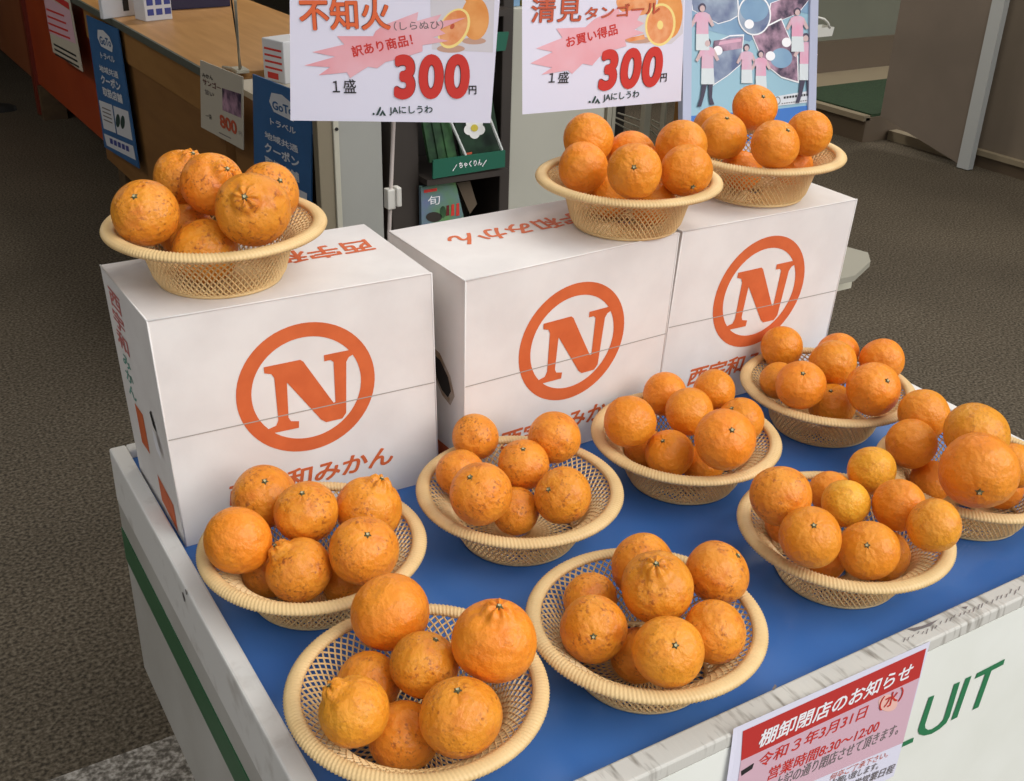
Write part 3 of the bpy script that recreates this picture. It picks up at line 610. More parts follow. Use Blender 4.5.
# dark wire shelving between the cabinet and the poster
sh = tag(empty('wire_shelf', (1.7, 2.0, 0)), 'dark shelving with pale posts and slanted wires behind the oranges', 'shelf')
xs = [YP(YB2+.16).hit((p, 120)).x for p in (607, 612, 644.5, 664.5, 681)]; 
MB().box(xs[0]+.004, xs[4], YB2+.44, YB2+.46, 0, 1.1).build('back_panel', M['rack_dark'], sh)
for x, w in ((xs[0], .016), (xs[1], .012), (xs[2], .022), (xs[3], .006), (xs[4]-.012, .014)): MB().box(x, x+w, YB2+.16, YB2+.18, 0, 1.1).build('post', M['pale_edge'] if x != xs[4]-.012 else M['wood_face'], sh)
for zz in (.25, .55, .98): MB().box(xs[0], xs[4], YB2+.20, YB2+.44, zz, zz+.015).build('shelf_board', M['rack_dark'], sh)
for i, (a, c) in enumerate((((612, 116), (640, 128)), ((614, 122), (640, 136)), ((618, 113), (642, 121)), ((650, 124), (662, 132)), ((652, 120), (664, 126)), ((650, 130), (658, 137)))):
    P = YP(YB2+.24+.004*i); MB().tube([P.hit(a), P.hit(c)], .0025, 6).build('wire', M['pale_edge'], sh)

# ------------------------------------------------------------------ framed poster on a stand
PY = 1.74; al = math.radians(20); pz = lambda x, y: (675+x/6.024, y/6.024)
PP = Plane((0, PY, .85), (0, -math.cos(al), math.sin(al)))
po = tag(empty('poster_stand', (1.95, PY+.05, 0)), 'pale blue travel poster with pink-shirted people in a lilac frame stand', 'poster')
oc = [(684, -62), (820, -62), (815, 152), (682.5, 152)]; ic = [(692.5, -52), (811.5, -52), (808, 143), (691, 143)]
b = MB(); bk_ = -PP.n*.02
for q_ in range(4):
    r_ = (q_+1) % 4; b.prism([PP.hit(p) for p in (oc[q_], oc[r_], ic[r_], ic[q_])], bk_)
b.build('frame', M['poster_frame'], po)
sheet_c = [PP.hit(p, -.008) for p in ((690, -55), (813, -55), (810, 146), (688, 146))]
MB().prism(sheet_c, -PP.n*.006).build('poster_sheet', M['poster_sky'], po)
for p in ((748, 150), (796, 150)):
    e_ = PP.hit(p); b = MB(); b.box(e_.x-.012, e_.x+.012, e_.y+.015, e_.y+.04, 0, e_.z+.03); b.build('leg', M['dark_steel'], po); t_ = PP.hit((p[0], -30)) - PP.n*.025
    MB().tube([t_, Vector((t_.x, t_.y+.16, .0))], .010, 8).build('rear_prop', M['dark_steel'], po); MB().box(e_.x-.012, e_.x+.012, e_.y-.10, e_.y+.16, 0, .025).build('foot', M['dark_steel'], po)
PS = Plane(PP.p - PP.n*.008, PP.n)
pr = Print(PS, .0006)
pr.poly([pz(78, -90), pz(830, -90), pz(828, 90), pz(700, 60), pz(450, 250), pz(78, 150)], M['poster_mid'])
def petal(pts, m, l):
    cx = sum(p[0] for p in pts)/len(pts); cy = sum(p[1] for p in pts)/len(pts)
    pr.poly([pz(cx+(x-cx)*1.06, cy+(y-cy)*1.06) for x, y in pts], M['white_ink'], l); pr.poly([pz(*p) for p in pts], m, l+.0004)
petal([(85, -80), (370, -80), (380, 90), (330, 120), (260, 140), (110, 60)], M['collage_b'], .0004)
petal([(580, 20), (800, -60), (820, -20), (740, 80), (640, 120), (560, 150)], M['collage_c'], .0006)
petal([(410, 215), (395, 385), (320, 450), (215, 520), (190, 430), (240, 260), (330, 220)], M['collage_b'], .001)
petal([(470, 215), (560, 160), (640, 120), (700, 260), (735, 340), (740, 490), (640, 460), (540, 380)], M['collage_c'], .0012)
pr.poly([pz(235, 245), pz(410, 222), pz(405, 290), pz(225, 320)], M['collage_c'], .0018); pr.poly([pz(270, 250), pz(400, 232), pz(400, 250), pz(262, 272)], M['shirt'], .0022)
pr.ell(pz(640, 350), 11, 10, M['poster_mid'], .002)
pr.ell(pz(478, 90), 16.8, 20.5, M['white_ink'], .002); pr.ell(pz(478, 90), 15.4, 19, M['collage_b'], .0024); pr.ell(pz(478, 60), 14, 12, M['poster_mid'], .0026)
for x, y in ((447, 145), (258, 305), (575, 337), (672, 255)): pr.ell(pz(x, y), 4.7, 4.7, M['white_ink'], .0028)
pr.build('photo_collage', po)
def figure(hx, hy, s, sh, lean=0, legs=True):
    """a printed person on the poster"""
    pr = Print(PS, .0032); f = lambda x, y: pz(hx+x*s+lean*y*.1, hy+y*s)
    pr.ell(f(0, -4), 22*s/6.024, 26*s/6.024, M['hair'], .001); pr.ell(f(0, 4), 16*s/6.024, 20*s/6.024, M['skin'], .0014)
    pr.poly([f(-44, 40), f(-20, 26), f(20, 26), f(44, 40), f(74, 105), f(58, 116), f(36, 80), f(38, 165), f(-38, 165), f(-36, 80), f(-62, 120), f(-76, 108)], M['skin'], .0006)
    pr.poly([f(-44, 40), f(-18, 26), f(18, 26), f(44, 40), f(46, 90), f(36, 82), f(38, 168), f(-38, 168), f(-36, 82), f(-50, 90)], sh, .001)
    pr.poly([f(-38, 160), f(38, 160), f(44, 260), f(-40, 260)], M['skirt'], .0012)
    if legs:
        pr.poly([f(-34, 258), f(-2, 258), f(-22, 340), f(-40, 400), f(-64, 400), f(-44, 340)], M['leggings'], .0011); pr.poly([f(6, 258), f(34, 258), f(28, 340), f(44, 388), f(16, 388), f(8, 340)], M['leggings'], .0011)
    pr.build('printed_person', po)
figure(165, 48, .98, M['shirt'], legs=False); figure(738, 72, .92, M['shirt'], legs=False); figure(196, 258, .96, M['shirt']); figure(788, 228, .98, M['shirt']); figure(432, 288, .82, M['shirt'], legs=False); figure(518, 326, .82, M['shirt'], legs=False)
pr = Print(PS, .0015); pr.poly([pz(40+560, 582), pz(818, 545), pz(816, 615), pz(600, 640)], M['poster_white'], .0005); pr.ell(pz(618, 606), 3, 4.2, M['ink_grey'], .001, 0, 20, .75)
for i in range(9): pr.poly([pz(655+i*17, 582-i*2.2), pz(668+i*17, 580.5-i*2.2), pz(667+i*17, 594-i*2.2), pz(655+i*17, 595.5-i*2.2)], M['ink_black'], .001)
for i in range(12): pr.poly([pz(642+i*14, 621-i*1.8), pz(652+i*14, 620-i*1.8), pz(652+i*14, 626-i*1.8), pz(642+i*14, 627-i*1.8)], M['ink_grey'], .001)
pr.poly([pz(75, 760), pz(75, 700), pz(600, 658), pz(824, 632), pz(822, 900), pz(75, 900)], M['poster_band'], .0003); pr.build('caption_strip', po)
# little white basket clipped behind the poster frame
hx = YP(PY+.14); tb = tag(empty('hanging_basket', hx.hit((826, 33))), 'small white plastic hanging basket with wire handle beside the poster', 'basket')
pa, pb, pc, pd = [hx.hit(p) for p in ((806, 28.5), (834.5, 27), (832, 36), (806, 38.5))]
b = MB(); v = [pa, pb, pc, pd]; b.add(v + [p + Vector((0, .05, 0)) for p in v], [(0, 3, 2, 1), (4, 5, 6, 7), (1, 2, 6, 5), (2, 3, 7, 6), (0, 4, 7, 3)]); b.build('tray', M['plastic_w'], tb)
MB().tube([hx.hit(p) for p in ((806, 20), (818, 17.5), (824, 19), (828, 23), (830, 28))], .0035, 8).build('handle', M['plastic_w'], tb, True)

# ------------------------------------------------------------------ shop counters at the left rear
ct0 = Vector((.75, 3.0, 0)); cdir = Vector((-.022, 1, 0)).normalized(); cn = Vector((-cdir.y, cdir.x, 0)); CF = Plane(ct0, cn); ctz = .785
def Cp(y, dx=0, z=0): return ct0 + cdir*(y-3.0) - cn*dx + Vector((0, 0, z))
def cbox(y0, y1, d0, d1, z0, z1, name, m, parent=None, bevel=0):
    b = MB(); b.v = [Cp(y, d, z_) for z_ in (z0, z1) for d in (d0, d1) for y in (y0, y1)]; b.v = [Vector(p) for p in b.v]
    b.f = [(0, 2, 3, 1), (4, 5, 7, 6), (0, 1, 5, 4), (2, 6, 7, 3), (0, 4, 6, 2), (1, 3, 7, 5)]; return b.build(name, m, parent, bevel=bevel)
yA = CF.hit((106, 150)).y; yE = CF.hit((222, 70)).y
cn1 = tag(empty('shop_counter', Cp((yA+yE)/2, .4)), 'brown wood-fronted shop counter with tan laminate top at left rear', 'counter')
zb1 = CF.hit((120, 170)).z
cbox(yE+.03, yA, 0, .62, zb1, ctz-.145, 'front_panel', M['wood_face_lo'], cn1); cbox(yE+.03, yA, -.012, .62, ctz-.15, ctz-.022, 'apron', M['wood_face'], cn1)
cbox(yE, yA+.35, -.025, .60, ctz-.022, ctz, 'counter_top', M['wood_top'], cn1); cbox(yE, yA+.35, -.034, -.025, ctz-.024, ctz+.001, 'nosing', M['nosing'], cn1)
for yy in (yA-.10, yE+.2): cbox(yy-.05, yy+.06, .03, .13, 0, zb1, 'foot_block', M['block'], cn1)
cn2 = tag(empty('shop_counter', Cp(5.8, .4)), 'red lacquered counter front standing beyond the brown counter', 'counter')
yR = yA+.015; yP = CF.hit((37, 85)).y; zr = CF.hit((70, 113)).z
cbox(yR, yP, .01, .6, zr, ctz-.05, 'front_panel', M['red_face'], cn2); cbox(yP, yP+.06, -.01, .08, .02, ctz-.05, 'post', M['red_post'], cn2); cbox(yP+.06, yP+2.6, .01, .6, zr, ctz-.05, 'front_panel', M['red_dim'], cn2)
cbox(yP-.05, yP+.12, .0, .12, 0, zr-.01, 'foot_block', M['block'], cn2); cbox(yR+.1, yP, .25, .30, 0, zr, 'kick_board', M['block_dk'], cn2); cbox(yA+.36, yP+2.6, -.0, .6, ctz-.05, ctz-.02, 'counter_top', M['red_dim'], cn2)
y3a = yE-.05; y3b = max(2.0, CF.hit((314, 100)).y)
cn3 = tag(empty('shop_counter', Cp((y3a+y3b)/2, .3)), 'narrow grey-topped counter behind the left carton', 'counter')
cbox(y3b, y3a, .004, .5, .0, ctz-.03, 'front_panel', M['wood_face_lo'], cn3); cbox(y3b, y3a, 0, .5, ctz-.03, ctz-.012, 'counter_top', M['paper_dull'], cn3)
b = MB()
# posters and cards fixed on the counter fronts
def coupon(corners, label, small):
    (TLp, TRp, BRp, BLp) = corners; P = Plane(CF.p + CF.n*.03, CF.n); ps = [P.hit(p) for p in (TLp, TRp, BRp, BLp)]
    t = tag(empty('coupon_sign', ps[3]), label, 'poster', 'blue travel coupon posters'); MB().prism([p for p in ps][::-1], -P.n*.004).build('sheet', M['poster_blue'], t)
    bil = lambda s, t_: ((TLp[0]*(1-s)+TRp[0]*s)*(1-t_) + (BLp[0]*(1-s)+BRp[0]*s)*t_, (TLp[1]*(1-s)+TRp[1]*s)*(1-t_) + (BLp[1]*(1-s)+BRp[1]*s)*t_)
    hp = math.hypot(BLp[0]-TLp[0], BLp[1]-TLp[1]); pr = Print(P, .001)
    pr.poly([bil(*q_) for q_ in ((.32, .075), (.5, .06), (.68, .09), (.75, .15), (.70, .20), (.36, .195), (.28, .14))], M['poster_white']); pr.text('GoTo', bil(.34, .18), bil(.70, .165), hp*.06, M['poster_blue'], offset=.03, lift=.0006)
    pr.text('トラベル', bil(.30, .29), bil(.74, .275), hp*.045, M['poster_white'], offset=.02)
    pr.text('地域共通', bil(.2, .40), bil(.78, .385), hp*.05, M['poster_white'], offset=.02); pr.text('クーポン', bil(.2, .49), bil(.8, .475), hp*.07, M['poster_white'], offset=.035); pr.text('取扱店舗', bil(.2, .58), bil(.8, .565), hp*.065, M['poster_white'], offset=.035)
    for q_ in (((.03, .64), (.43, .62), (.43, .83), (.06, .85)), ((.47, .62), (.93, .60), (.93, .81), (.47, .83)), ((.04, .89), (.92, .85), (.94, .95), (.08, .975))): pr.poly([bil(*a) for a in q_], M['poster_white'])
    for a, c in ((.55, .72), (.70, .71)): pr.ell(bil(a, c), hp*.016, hp*.05, M['ink_dgreen'], .0006)
    for i in range(4): pr.poly([bil(*a) for a in ((.10, .68+.03*i), (.36, .67+.03*i), (.36, .68+.03*i), (.10, .69+.03*i))], M['ink_grey'], .0006)
    for i in range(5): pr.poly([bil(*a) for a in ((.2+.12*i, .90-.005*i), (.29+.12*i, .895-.005*i), (.29+.12*i, .935-.005*i), (.2+.12*i, .94-.005*i))], M['bluespot'], .0006)
    pr.build('lettering', t); return t
coupon(((86, 15), (117.5, 29), (139, 168.5), (104.5, 147)), 'blue coupon poster hung between the red and brown counters', True)
coupon(((252.5, 74), (311, 97), (311, 262), (255, 218)), 'blue coupon poster on the counter front behind the left carton', False)
P = Plane(CF.p + CF.n*.045, CF.n); ps = [P.hit(p) for p in ((201, 127), (243, 150), (242.5, 77), (200, 60))]
t = tag(empty('price_card', ps[0]), 'white card priced 800 yen clipped on the brown counter edge', 'price card'); MB().prism(ps, -P.n*.003).build('card', M['paper_dull'], t)
pr = Print(P, .001); pr.text('みかん', (202.5, 77), (213, 80.5), 4.5, M['ink_black'], offset=.01); pr.text('サンゴー', (203, 84), (221, 91.5), 6, M['ink_dred'], offset=.02); pr.text('甘い', (205, 94), (214, 97.5), 5, M['ink_grey'], offset=.02)
pr.poly([(222, 88), (241, 94), (241, 118), (222.5, 110)], M['collage_c']); pr.text('800', (220.5, 127), (237.5, 135.5), 13, M['ink_rust'], offset=.035); pr.text('円', (239, 135), (242, 136.5), 4, M['ink_grey']); pr.text('一袋', (206, 118), (212, 120), 5, M['ink_black']); pr.poly([(219, 132), (231, 138), (231, 139), (219, 133)], M['ink_grey']); pr.build('lettering', t)
P = Plane(CF.p + CF.n*.04, CF.n); ps = [P.hit(p) for p in ((53, 52), (83, 72), (69, -4), (40, -24))]
t = tag(empty('notice_sign', ps[0]), 'pink and white notice sheet stuck on the red counter front', 'notice'); MB().prism(ps, -P.n*.002).build('sheet', M['paper_dull'], t)
pr = Print(P, .001); pr.poly([(41, -15), (68.5, 3), (69.5, 10), (42.5, -8)], M['band_red']); pr.poly([(43, -6), (70, 11), (76, 44), (49.5, 33)], M['panel_pink'])
for i in range(4): pr.poly([(46+i, 8+i*7), (64+i*2, 15+i*7.5), (64.2+i*2, 17+i*7.5), (46.3+i, 10+i*7)], M['ink_red'], .0006)
for i in range(3): pr.poly([(53.5+i*.8, 43+i*5), (76+i*1.4, 55+i*5.5), (76.2+i*1.4, 57+i*5.5), (53.8+i*.8, 45+i*5)], M['ink_black'], .0006)
pr.build('lettering', t)

# things lying on the counter
def tz(px, z=ctz): return ZP(z).hit(px)
def upbox(name, px, w, dpt, h, m, label, cat, rot=0, cover=None):
    p = tz(px); o = MB().box(-w/2, w/2, -dpt/2, dpt/2, 0, h).build(name, m, None, bevel=.003); o.location = p; o.rotation_euler = (0, 0, rot); tag(o, label, cat)
    if cover: b = MB(); [b.box(*c) for c in cover[0]]; k = b.build(cover[1], cover[2], None); k.parent = o
    return o
upbox('folded_card', (118, 17), .14, .02, .16, M['poster_white'], 'white folded card standing at the far end of the tan counter', 'card', .4, ([(.02, .045, -.0115, -.0105, .02, .14)], 'dark_band', M['ink_black']))
upbox('packet', (138.5, 13), .07, .05, .12, M['yellow'], 'yellow packet standing beside the white folded card', 'packet', .2, ([(-.03, .03, -.0265, -.0255, .04, .10)], 'label_patch', M['photo_pith']))
upbox('sample_box', (154, 19), .11, .08, .13, M['poster_white'], 'clear and white box with blue dots on the tan counter', 'box', .25, ([(-.045+.035*i, -.02+.035*i, -.0415, -.0405, .02+.035*j, .042+.035*j) for i in range(3) for j in range(3)], 'blue_dots', M['bluespot']))
upbox('plastic_crate', (190, 5), .26, .2, .07, M['navy'], 'navy blue plastic crate far back on the tan counter', 'crate', .1)
upbox('pink_tray', (217, -1), .08, .06, .02, M['pinkthing'], 'small pink tray beside the navy crate', 'tray', .2)
p3 = ZP(ctz-.012).hit((291, 79)); o = MB().box(-.06, .06, -.05, .05, 0, .12).build('carton_pack', M['poster_white'], None, bevel=.003); o.location = p3; o.rotation_euler = (0, 0, .3); tag(o, 'white printed box on the narrow counter beside the left price sign', 'box')
b = MB(); [b.box(-.0605, -.0600, -.04, .04, .035+.018*i, .041+.018*i) for i in range(4)]; b.box(-.061, -.0603, -.02, .03, .008, .026); k = b.build('box_print', M['ink_red'], None); k.parent = o
# clip stand with a thin wire rod
p4 = ZP(ctz).hit((240, 72)); st = tag(empty('clip_stand', p4), 'chrome clip stand with a tall wire rod on the counter corner', 'stand')
MB().tube([p4 + Vector((0, 0, .005)), ZP(ctz+.30).hit((235.2, 0))], .0035, 8).build('rod', M['pale_edge'], st, True); MB().tube([p4 + Vector((.008, .01, .005)), ZP(ctz+.30).hit((234, 0)) + Vector((.0, .02, 0))], .002, 6).build('rod', M['dark_steel'], st, True)
MB().box(p4.x-.02, p4.x+.02, p4.y-.03, p4.y+.03, p4.z, p4.z+.012).build('clip_base', M['pale_edge'], st, bevel=.003); a4 = ZP(ctz+.004).hit((223, 67.5)); MB().tube([p4+Vector((0, 0, .006)), a4], .006, 8).build('clip_arm', M['pale_edge'], st, True)
# black shoe left on the floor
p5 = ZP(0).hit((-10, 112)); b = MB(); prof = [(-.13, .02, .035), (-.11, .035, .06), (-.05, .036, .07), (.0, .04, .06), (.06, .046, .045), (.11, .038, .035), (.135, .015, .022)]
for x, w, h in prof: b.v += [p5 + Vector((x, w*math.cos(a)*1.0, max(0, h*math.sin(a)) )) for a in [math.pi*i/8 for i in range(9)]]
for i in range(len(prof)-1): b.f += [(i*9+j, i*9+j+1, (i+1)*9+j+1, (i+1)*9+j) for j in range(8)]
b.f += [tuple(range(9)), tuple(range(len(b.v)-9, len(b.v)))[::-1]]
tag(b.build('shoe', M['rubber'], None, True), 'black shoe on the dark floor at the far left edge', 'shoe')
FRUIT = {
 'A': ([0.1144, 0.4058, 0.0], 'leftmost back-row basket', [
  (0.0873, 0.4871, 0.7436, 0.0401, 'p', [-0.095, -0.453, 0.887], 1, 'rough orange at the rear left'),
  (0.0281, 0.4079, 0.7481, 0.0391, 'p', None, 0, 'smooth bright orange at the far left rim'),
  (0.1124, 0.4159, 0.7544, 0.0381, 'p', [-0.187, -0.22, 0.957], 1, 'orange raised in the centre, brown spots below stem'),
  (0.1892, 0.4114, 0.7376, 0.0411, 'd', [0.383, -0.087, 0.92], 1, 'spotted orange at the rear right'),
  (0.1436, 0.3247, 0.7459, 0.0405, 'p', [-0.047, -0.446, 0.894], 1, 'wide orange at front right, pale stem button on top'),
  (0.0789, 0.3581, 0.7216, 0.0382, 'd', [-0.513, 0.381, 0.769], 2, 'scarred orange at front centre, knobbly neck tipped left'),
  (0.062, 0.415, 0.6889, 0.0313, 'p', None, 1, 'orange low under the far-left one'),
  (0.1348, 0.3587, 0.6855, 0.03, 'p', None, 1, 'orange low at front right under the wide one'),
 ]),
 'B': ([0.1124, 0.1317, 0.0], 'leftmost front-row basket', [
  (0.1225, 0.2146, 0.7451, 0.0426, 'p', None, 0, 'plain large orange at the rear left'),
  (0.1789, 0.0994, 0.7693, 0.0423, 'd', [0.039, -0.093, 0.995], 0, 'largest orange at the right, knobbly neck on top'),
  (0.1216, 0.1357, 0.7362, 0.0351, 'p', [0.389, -0.052, 0.92], 1, 'medium orange in the middle of the heap'),
  (0.1189, 0.0573, 0.7353, 0.0394, 'p', [-0.11, -0.021, 0.994], 1, 'dark orange at front right, dull brown patches'),
  (0.0355, 0.1076, 0.7395, 0.0344, 'd', [-0.498, 0.388, 0.776], 4, 'yellowish orange at the left, neck tipped left'),
  (0.0776, 0.173, 0.7016, 0.0339, 'p', None, 1, 'orange half hidden behind the left one'),
  (0.0825, 0.1021, 0.6908, 0.0353, 'p', None, 1, 'orange lowest at the front, below the left one'),
 ]),
 'C': ([0.3886, 0.4, 0.0], 'second back-row basket from left', [
  (0.377, 0.4945, 0.7418, 0.0338, 'p', None, 2, 'small flattish orange at the rear left'),
  (0.4709, 0.4384, 0.7438, 0.0378, 'n', [-0.244, -0.963, 0.116], 1, 'orange at the rear right, creased navel'),
  (0.4055, 0.4128, 0.7359, 0.0347, 'p', [-0.205, -0.241, 0.949], 1, 'orange in the centre, stem on top'),
  (0.33, 0.4443, 0.7268, 0.0332, 'p', None, 1, 'plain orange at the left rim'),
  (0.304, 0.3465, 0.76, 0.0392, 'p', [-0.488, -0.084, 0.869], 1, 'large wrinkled orange at the front left'),
  (0.4143, 0.3338, 0.7305, 0.0371, 'p', [-0.789, -0.149, 0.596], 1, 'round orange at the right, stem facing left'),
  (0.3706, 0.3732, 0.6989, 0.0315, 'p', None, 1, 'orange low at the front between two others'),
 ]),
 'D': ([0.3705, 0.1066, 0.0], 'second front-row basket from left', [
  (0.4112, 0.166, 0.7317, 0.0381, 'p', None, 1, 'orange at the rear behind the knobbly one'),
  (0.3788, 0.1021, 0.7573, 0.04, 'd', [-0.274, -0.179, 0.945], 1, 'wrinkled knobbly orange at the heap centre, pale stem'),
  (0.4641, 0.1013, 0.7451, 0.0375, 'p', [0.467, -0.392, 0.793], 2, 'freckled orange at the rear right'),
  (0.4086, 0.0402, 0.7301, 0.0341, 'n', [-0.42, -0.257, 0.87], 1, 'orange at the right rim below the freckled one'),
  (0.3403, 0.0316, 0.7394, 0.0371, 'p', [-0.272, -0.574, 0.772], 4, 'greenish-yellow orange at front, star creases round stem'),
  (0.3034, 0.108, 0.728, 0.0363, 'p', [-0.539, -0.732, 0.417], 1, 'orange at the left, stem facing the viewer'),
  (0.3377, 0.1622, 0.7162, 0.0306, 'p', None, 1, 'orange hidden behind the left one'),
  (0.3512, 0.0901, 0.6863, 0.0308, 'p', None, 1, 'dark orange low between the two front ones'),
 ]),
 'E': ([0.664, 0.4006, 0.0], 'third back-row basket from left', [
  (0.5736, 0.4131, 0.7551, 0.0368, 'p', None, 0, 'smooth round orange at the left rim'),
  (0.6896, 0.484, 0.7369, 0.0334, 'p', None, 0, 'smooth orange at the rear left'),
  (0.7501, 0.4458, 0.7429, 0.0338, 'p', None, 0, 'smooth orange at the rear right'),
  (0.6812, 0.4179, 0.7415, 0.0351, 'p', None, 0, 'smooth orange in the middle, no stem showing'),
  (0.7387, 0.3748, 0.7323, 0.0343, 'p', [-0.605, 0.059, 0.794], 0, 'orange at the right rim, dull top round stem'),
  (0.6421, 0.3013, 0.7648, 0.0415, 'p', [-0.283, -0.588, 0.758], 0, 'biggest orange at front right, small green stem'),
  (0.6138, 0.3735, 0.7143, 0.0346, 'p', [-0.52, -0.069, 0.852], 0, 'orange at the front, dark stem on its top left'),
  (0.6204, 0.4319, 0.6893, 0.031, 'p', None, 0, 'orange low between the left and front ones'),
  (0.6698, 0.3648, 0.686, 0.0305, 'p', None, 0, 'orange low at the front under the biggest'),
 ]),
 'F': ([0.6902, 0.1277, 0.0], 'third front-row basket from left', [
  (0.6032, 0.1575, 0.7713, 0.0372, 'p', None, 1, 'orange with dark scratches at the left'),
  (0.7289, 0.1905, 0.7206, 0.0281, 'p', None, 0, 'orange mostly hidden at the rear'),
  (0.7026, 0.1429, 0.7385, 0.0306, 'p', None, 3, 'small yellow orange in the middle'),
  (0.7804, 0.1747, 0.7461, 0.0319, 'p', None, 3, 'small yellow orange at the rear'),
  (0.7469, 0.1006, 0.7464, 0.0327, 'p', None, 0, 'deep orange at right of the middle yellow one'),
  (0.7343, 0.0392, 0.757, 0.0325, 'p', None, 4, 'golden round orange at the right rim'),
  (0.5859, 0.0889, 0.7606, 0.0362, 'p', [-0.384, -0.385, 0.839], 0, 'orange at front left, green stem facing up'),
  (0.669, 0.0707, 0.7244, 0.0362, 'p', [-0.65, -0.354, 0.673], 0, 'orange at front centre, green stem and dull top'),
  (0.7231, 0.0881, 0.6884, 0.0317, 'p', None, 0, 'orange behind the front centre one'),
  (0.6623, 0.1228, 0.68, 0.0244, 'p', None, 0, 'orange low below the front left one'),
  (0.632, 0.1682, 0.717, 0.0269, 'p', None, 0, 'shaded orange low at the left rim'),
 ]),
 'G': ([0.9559, 0.4192, 0.0], 'rightmost back-row basket', [
  (0.943, 0.5133, 0.7436, 0.0355, 'p', None, 0, 'smooth orange at the rear left'),
  (0.8826, 0.4509, 0.727, 0.0296, 'p', None, 0, 'small orange low at the left rim'),
  (0.8665, 0.3914, 0.7501, 0.0379, 'p', [-0.399, -0.378, 0.835], 0, 'orange at front left, stem on top'),
  (0.968, 0.4265, 0.7489, 0.0366, 'n', [-0.366, -0.759, 0.538], 0, 'oval orange in the middle, brown blossom end'),
  (1.0225, 0.4677, 0.7354, 0.0348, 'p', None, 0, 'orange at the rear behind the oval one'),
  (1.0506, 0.4009, 0.7445, 0.0356, 'p', None, 0, 'flattish orange at the rear right'),
  (0.9382, 0.3202, 0.7593, 0.0403, 'p', [-0.12, -0.693, 0.711], 0, 'orange at front right, large green stem'),
  (0.9344, 0.3857, 0.7016, 0.0361, 'p', [-0.341, -0.071, 0.938], 0, 'orange low at front centre, pale scars'),
 ]),
 'H': ([0.9367, 0.1378, 0.0], 'rightmost front-row basket', [
  (0.9519, 0.2396, 0.7534, 0.0362, 'p', None, 0, 'orange at the rear left'),
  (0.8927, 0.2065, 0.7384, 0.0351, 'n', [-0.948, 0.199, 0.246], 0, 'orange at the left rim below another'),
  (0.9195, 0.1339, 0.7827, 0.0427, 'p', None, 4, 'broad yellowish orange behind the giant one'),
  (1.0103, 0.2095, 0.7385, 0.0252, 'p', None, 0, 'orange mostly hidden at the rear'),
  (0.8519, 0.0756, 0.7777, 0.0491, 'p', [-0.743, -0.654, -0.144], 0, 'giant orange, puckered stem at its bottom'),
  (0.9171, 0.1812, 0.6856, 0.03, 'p', None, 0, 'orange low at the left beside the giant one'),
  (0.9736, 0.1043, 0.7349, 0.0316, 'p', None, 0, 'orange at the right behind the giant one'),
  (0.9899, 0.1207, 0.6826, 0.0271, 'p', None, 0, 'orange low at the right under the giant one'),
 ]),
 'I': ([0.1085, 0.6533, 0.3136], 'basket on the left carton', [
  (0.026, 0.6489, 1.056, 0.0406, 'p', [-0.4, -0.509, 0.762], 2, 'orange at the left rim, creases round stem'),
  (0.1001, 0.7463, 1.0619, 0.0387, 'd', [0.263, -0.403, 0.876], 2, 'orange at the rear left, stem on top'),
  (0.1124, 0.6659, 1.0755, 0.0388, 'd', [0.272, -0.735, 0.621], 2, 'dark orange at the top centre, pale stem'),
  (0.1339, 0.5878, 1.0639, 0.0444, 'd', [-0.403, -0.707, 0.581], 2, 'biggest freckled orange at front right'),
  (0.185, 0.6731, 1.0524, 0.0396, 'p', [0.183, -0.747, 0.639], 2, 'orange at the right rim behind the biggest'),
  (0.0841, 0.624, 1.0091, 0.0401, 'p', None, 2, 'orange low at the front rim'),
  (0.0839, 0.6979, 1.0105, 0.0357, 'p', None, 2, 'orange mostly hidden low in the middle'),
 ]),
 'J': ([0.6847, 0.6013, 0.3097], 'basket on the middle carton', [
  (0.6619, 0.6728, 1.0681, 0.038, 'p', None, 0, 'plain orange at the rear left'),
  (0.6184, 0.6201, 1.0458, 0.0357, 'n', [-0.653, -0.647, 0.393], 0, 'orange at the left, ring-shaped navel'),
  (0.7284, 0.6562, 1.04, 0.038, 'p', None, 0, 'plain orange in the middle rear'),
  (0.6345, 0.5249, 1.0629, 0.038, 'p', [-0.583, -0.701, 0.411], 0, 'orange at front centre, green stem in front'),
  (0.7634, 0.5873, 1.0673, 0.0383, 'p', None, 0, 'plain orange at the rear right'),
  (0.7247, 0.526, 1.0525, 0.0376, 'p', [-0.294, -0.853, -0.43], 0, 'orange at front right, stem at its lower right'),
  (0.6686, 0.6223, 0.9996, 0.0343, 'p', None, 0, 'orange low between the two front left ones'),
  (0.7025, 0.5652, 0.9995, 0.0337, 'p', None, 0, 'orange low between the two front right ones'),
 ]),
 'K': ([0.9606, 0.6348, 0.3091], 'basket on the right carton', [
  (1.0179, 0.7169, 1.0707, 0.0376, 'p', [-0.184, -0.692, 0.698], 0, 'topmost orange, stem on its right shoulder'),
  (0.936, 0.7169, 1.0469, 0.035, 'p', None, 0, 'orange at the rear left'),
  (0.8892, 0.6428, 1.0552, 0.0376, 'p', [-0.161, -0.328, 0.931], 0, 'orange at the left with a thin crease'),
  (0.9107, 0.5523, 1.0599, 0.038, 'p', [0.045, -0.612, 0.789], 0, 'orange at front centre, stem on its right shoulder'),
  (1.0001, 0.5752, 1.0635, 0.0356, 'p', None, 0, 'orange at the right rim with grey bruise'),
  (0.9301, 0.637, 0.9988, 0.0341, 'p', None, 0, 'orange low at the front left rim'),
  (1.0063, 0.6037, 1.0053, 0.0312, 'p', None, 0, 'orange low at the right under the centre one'),
 ]),
}
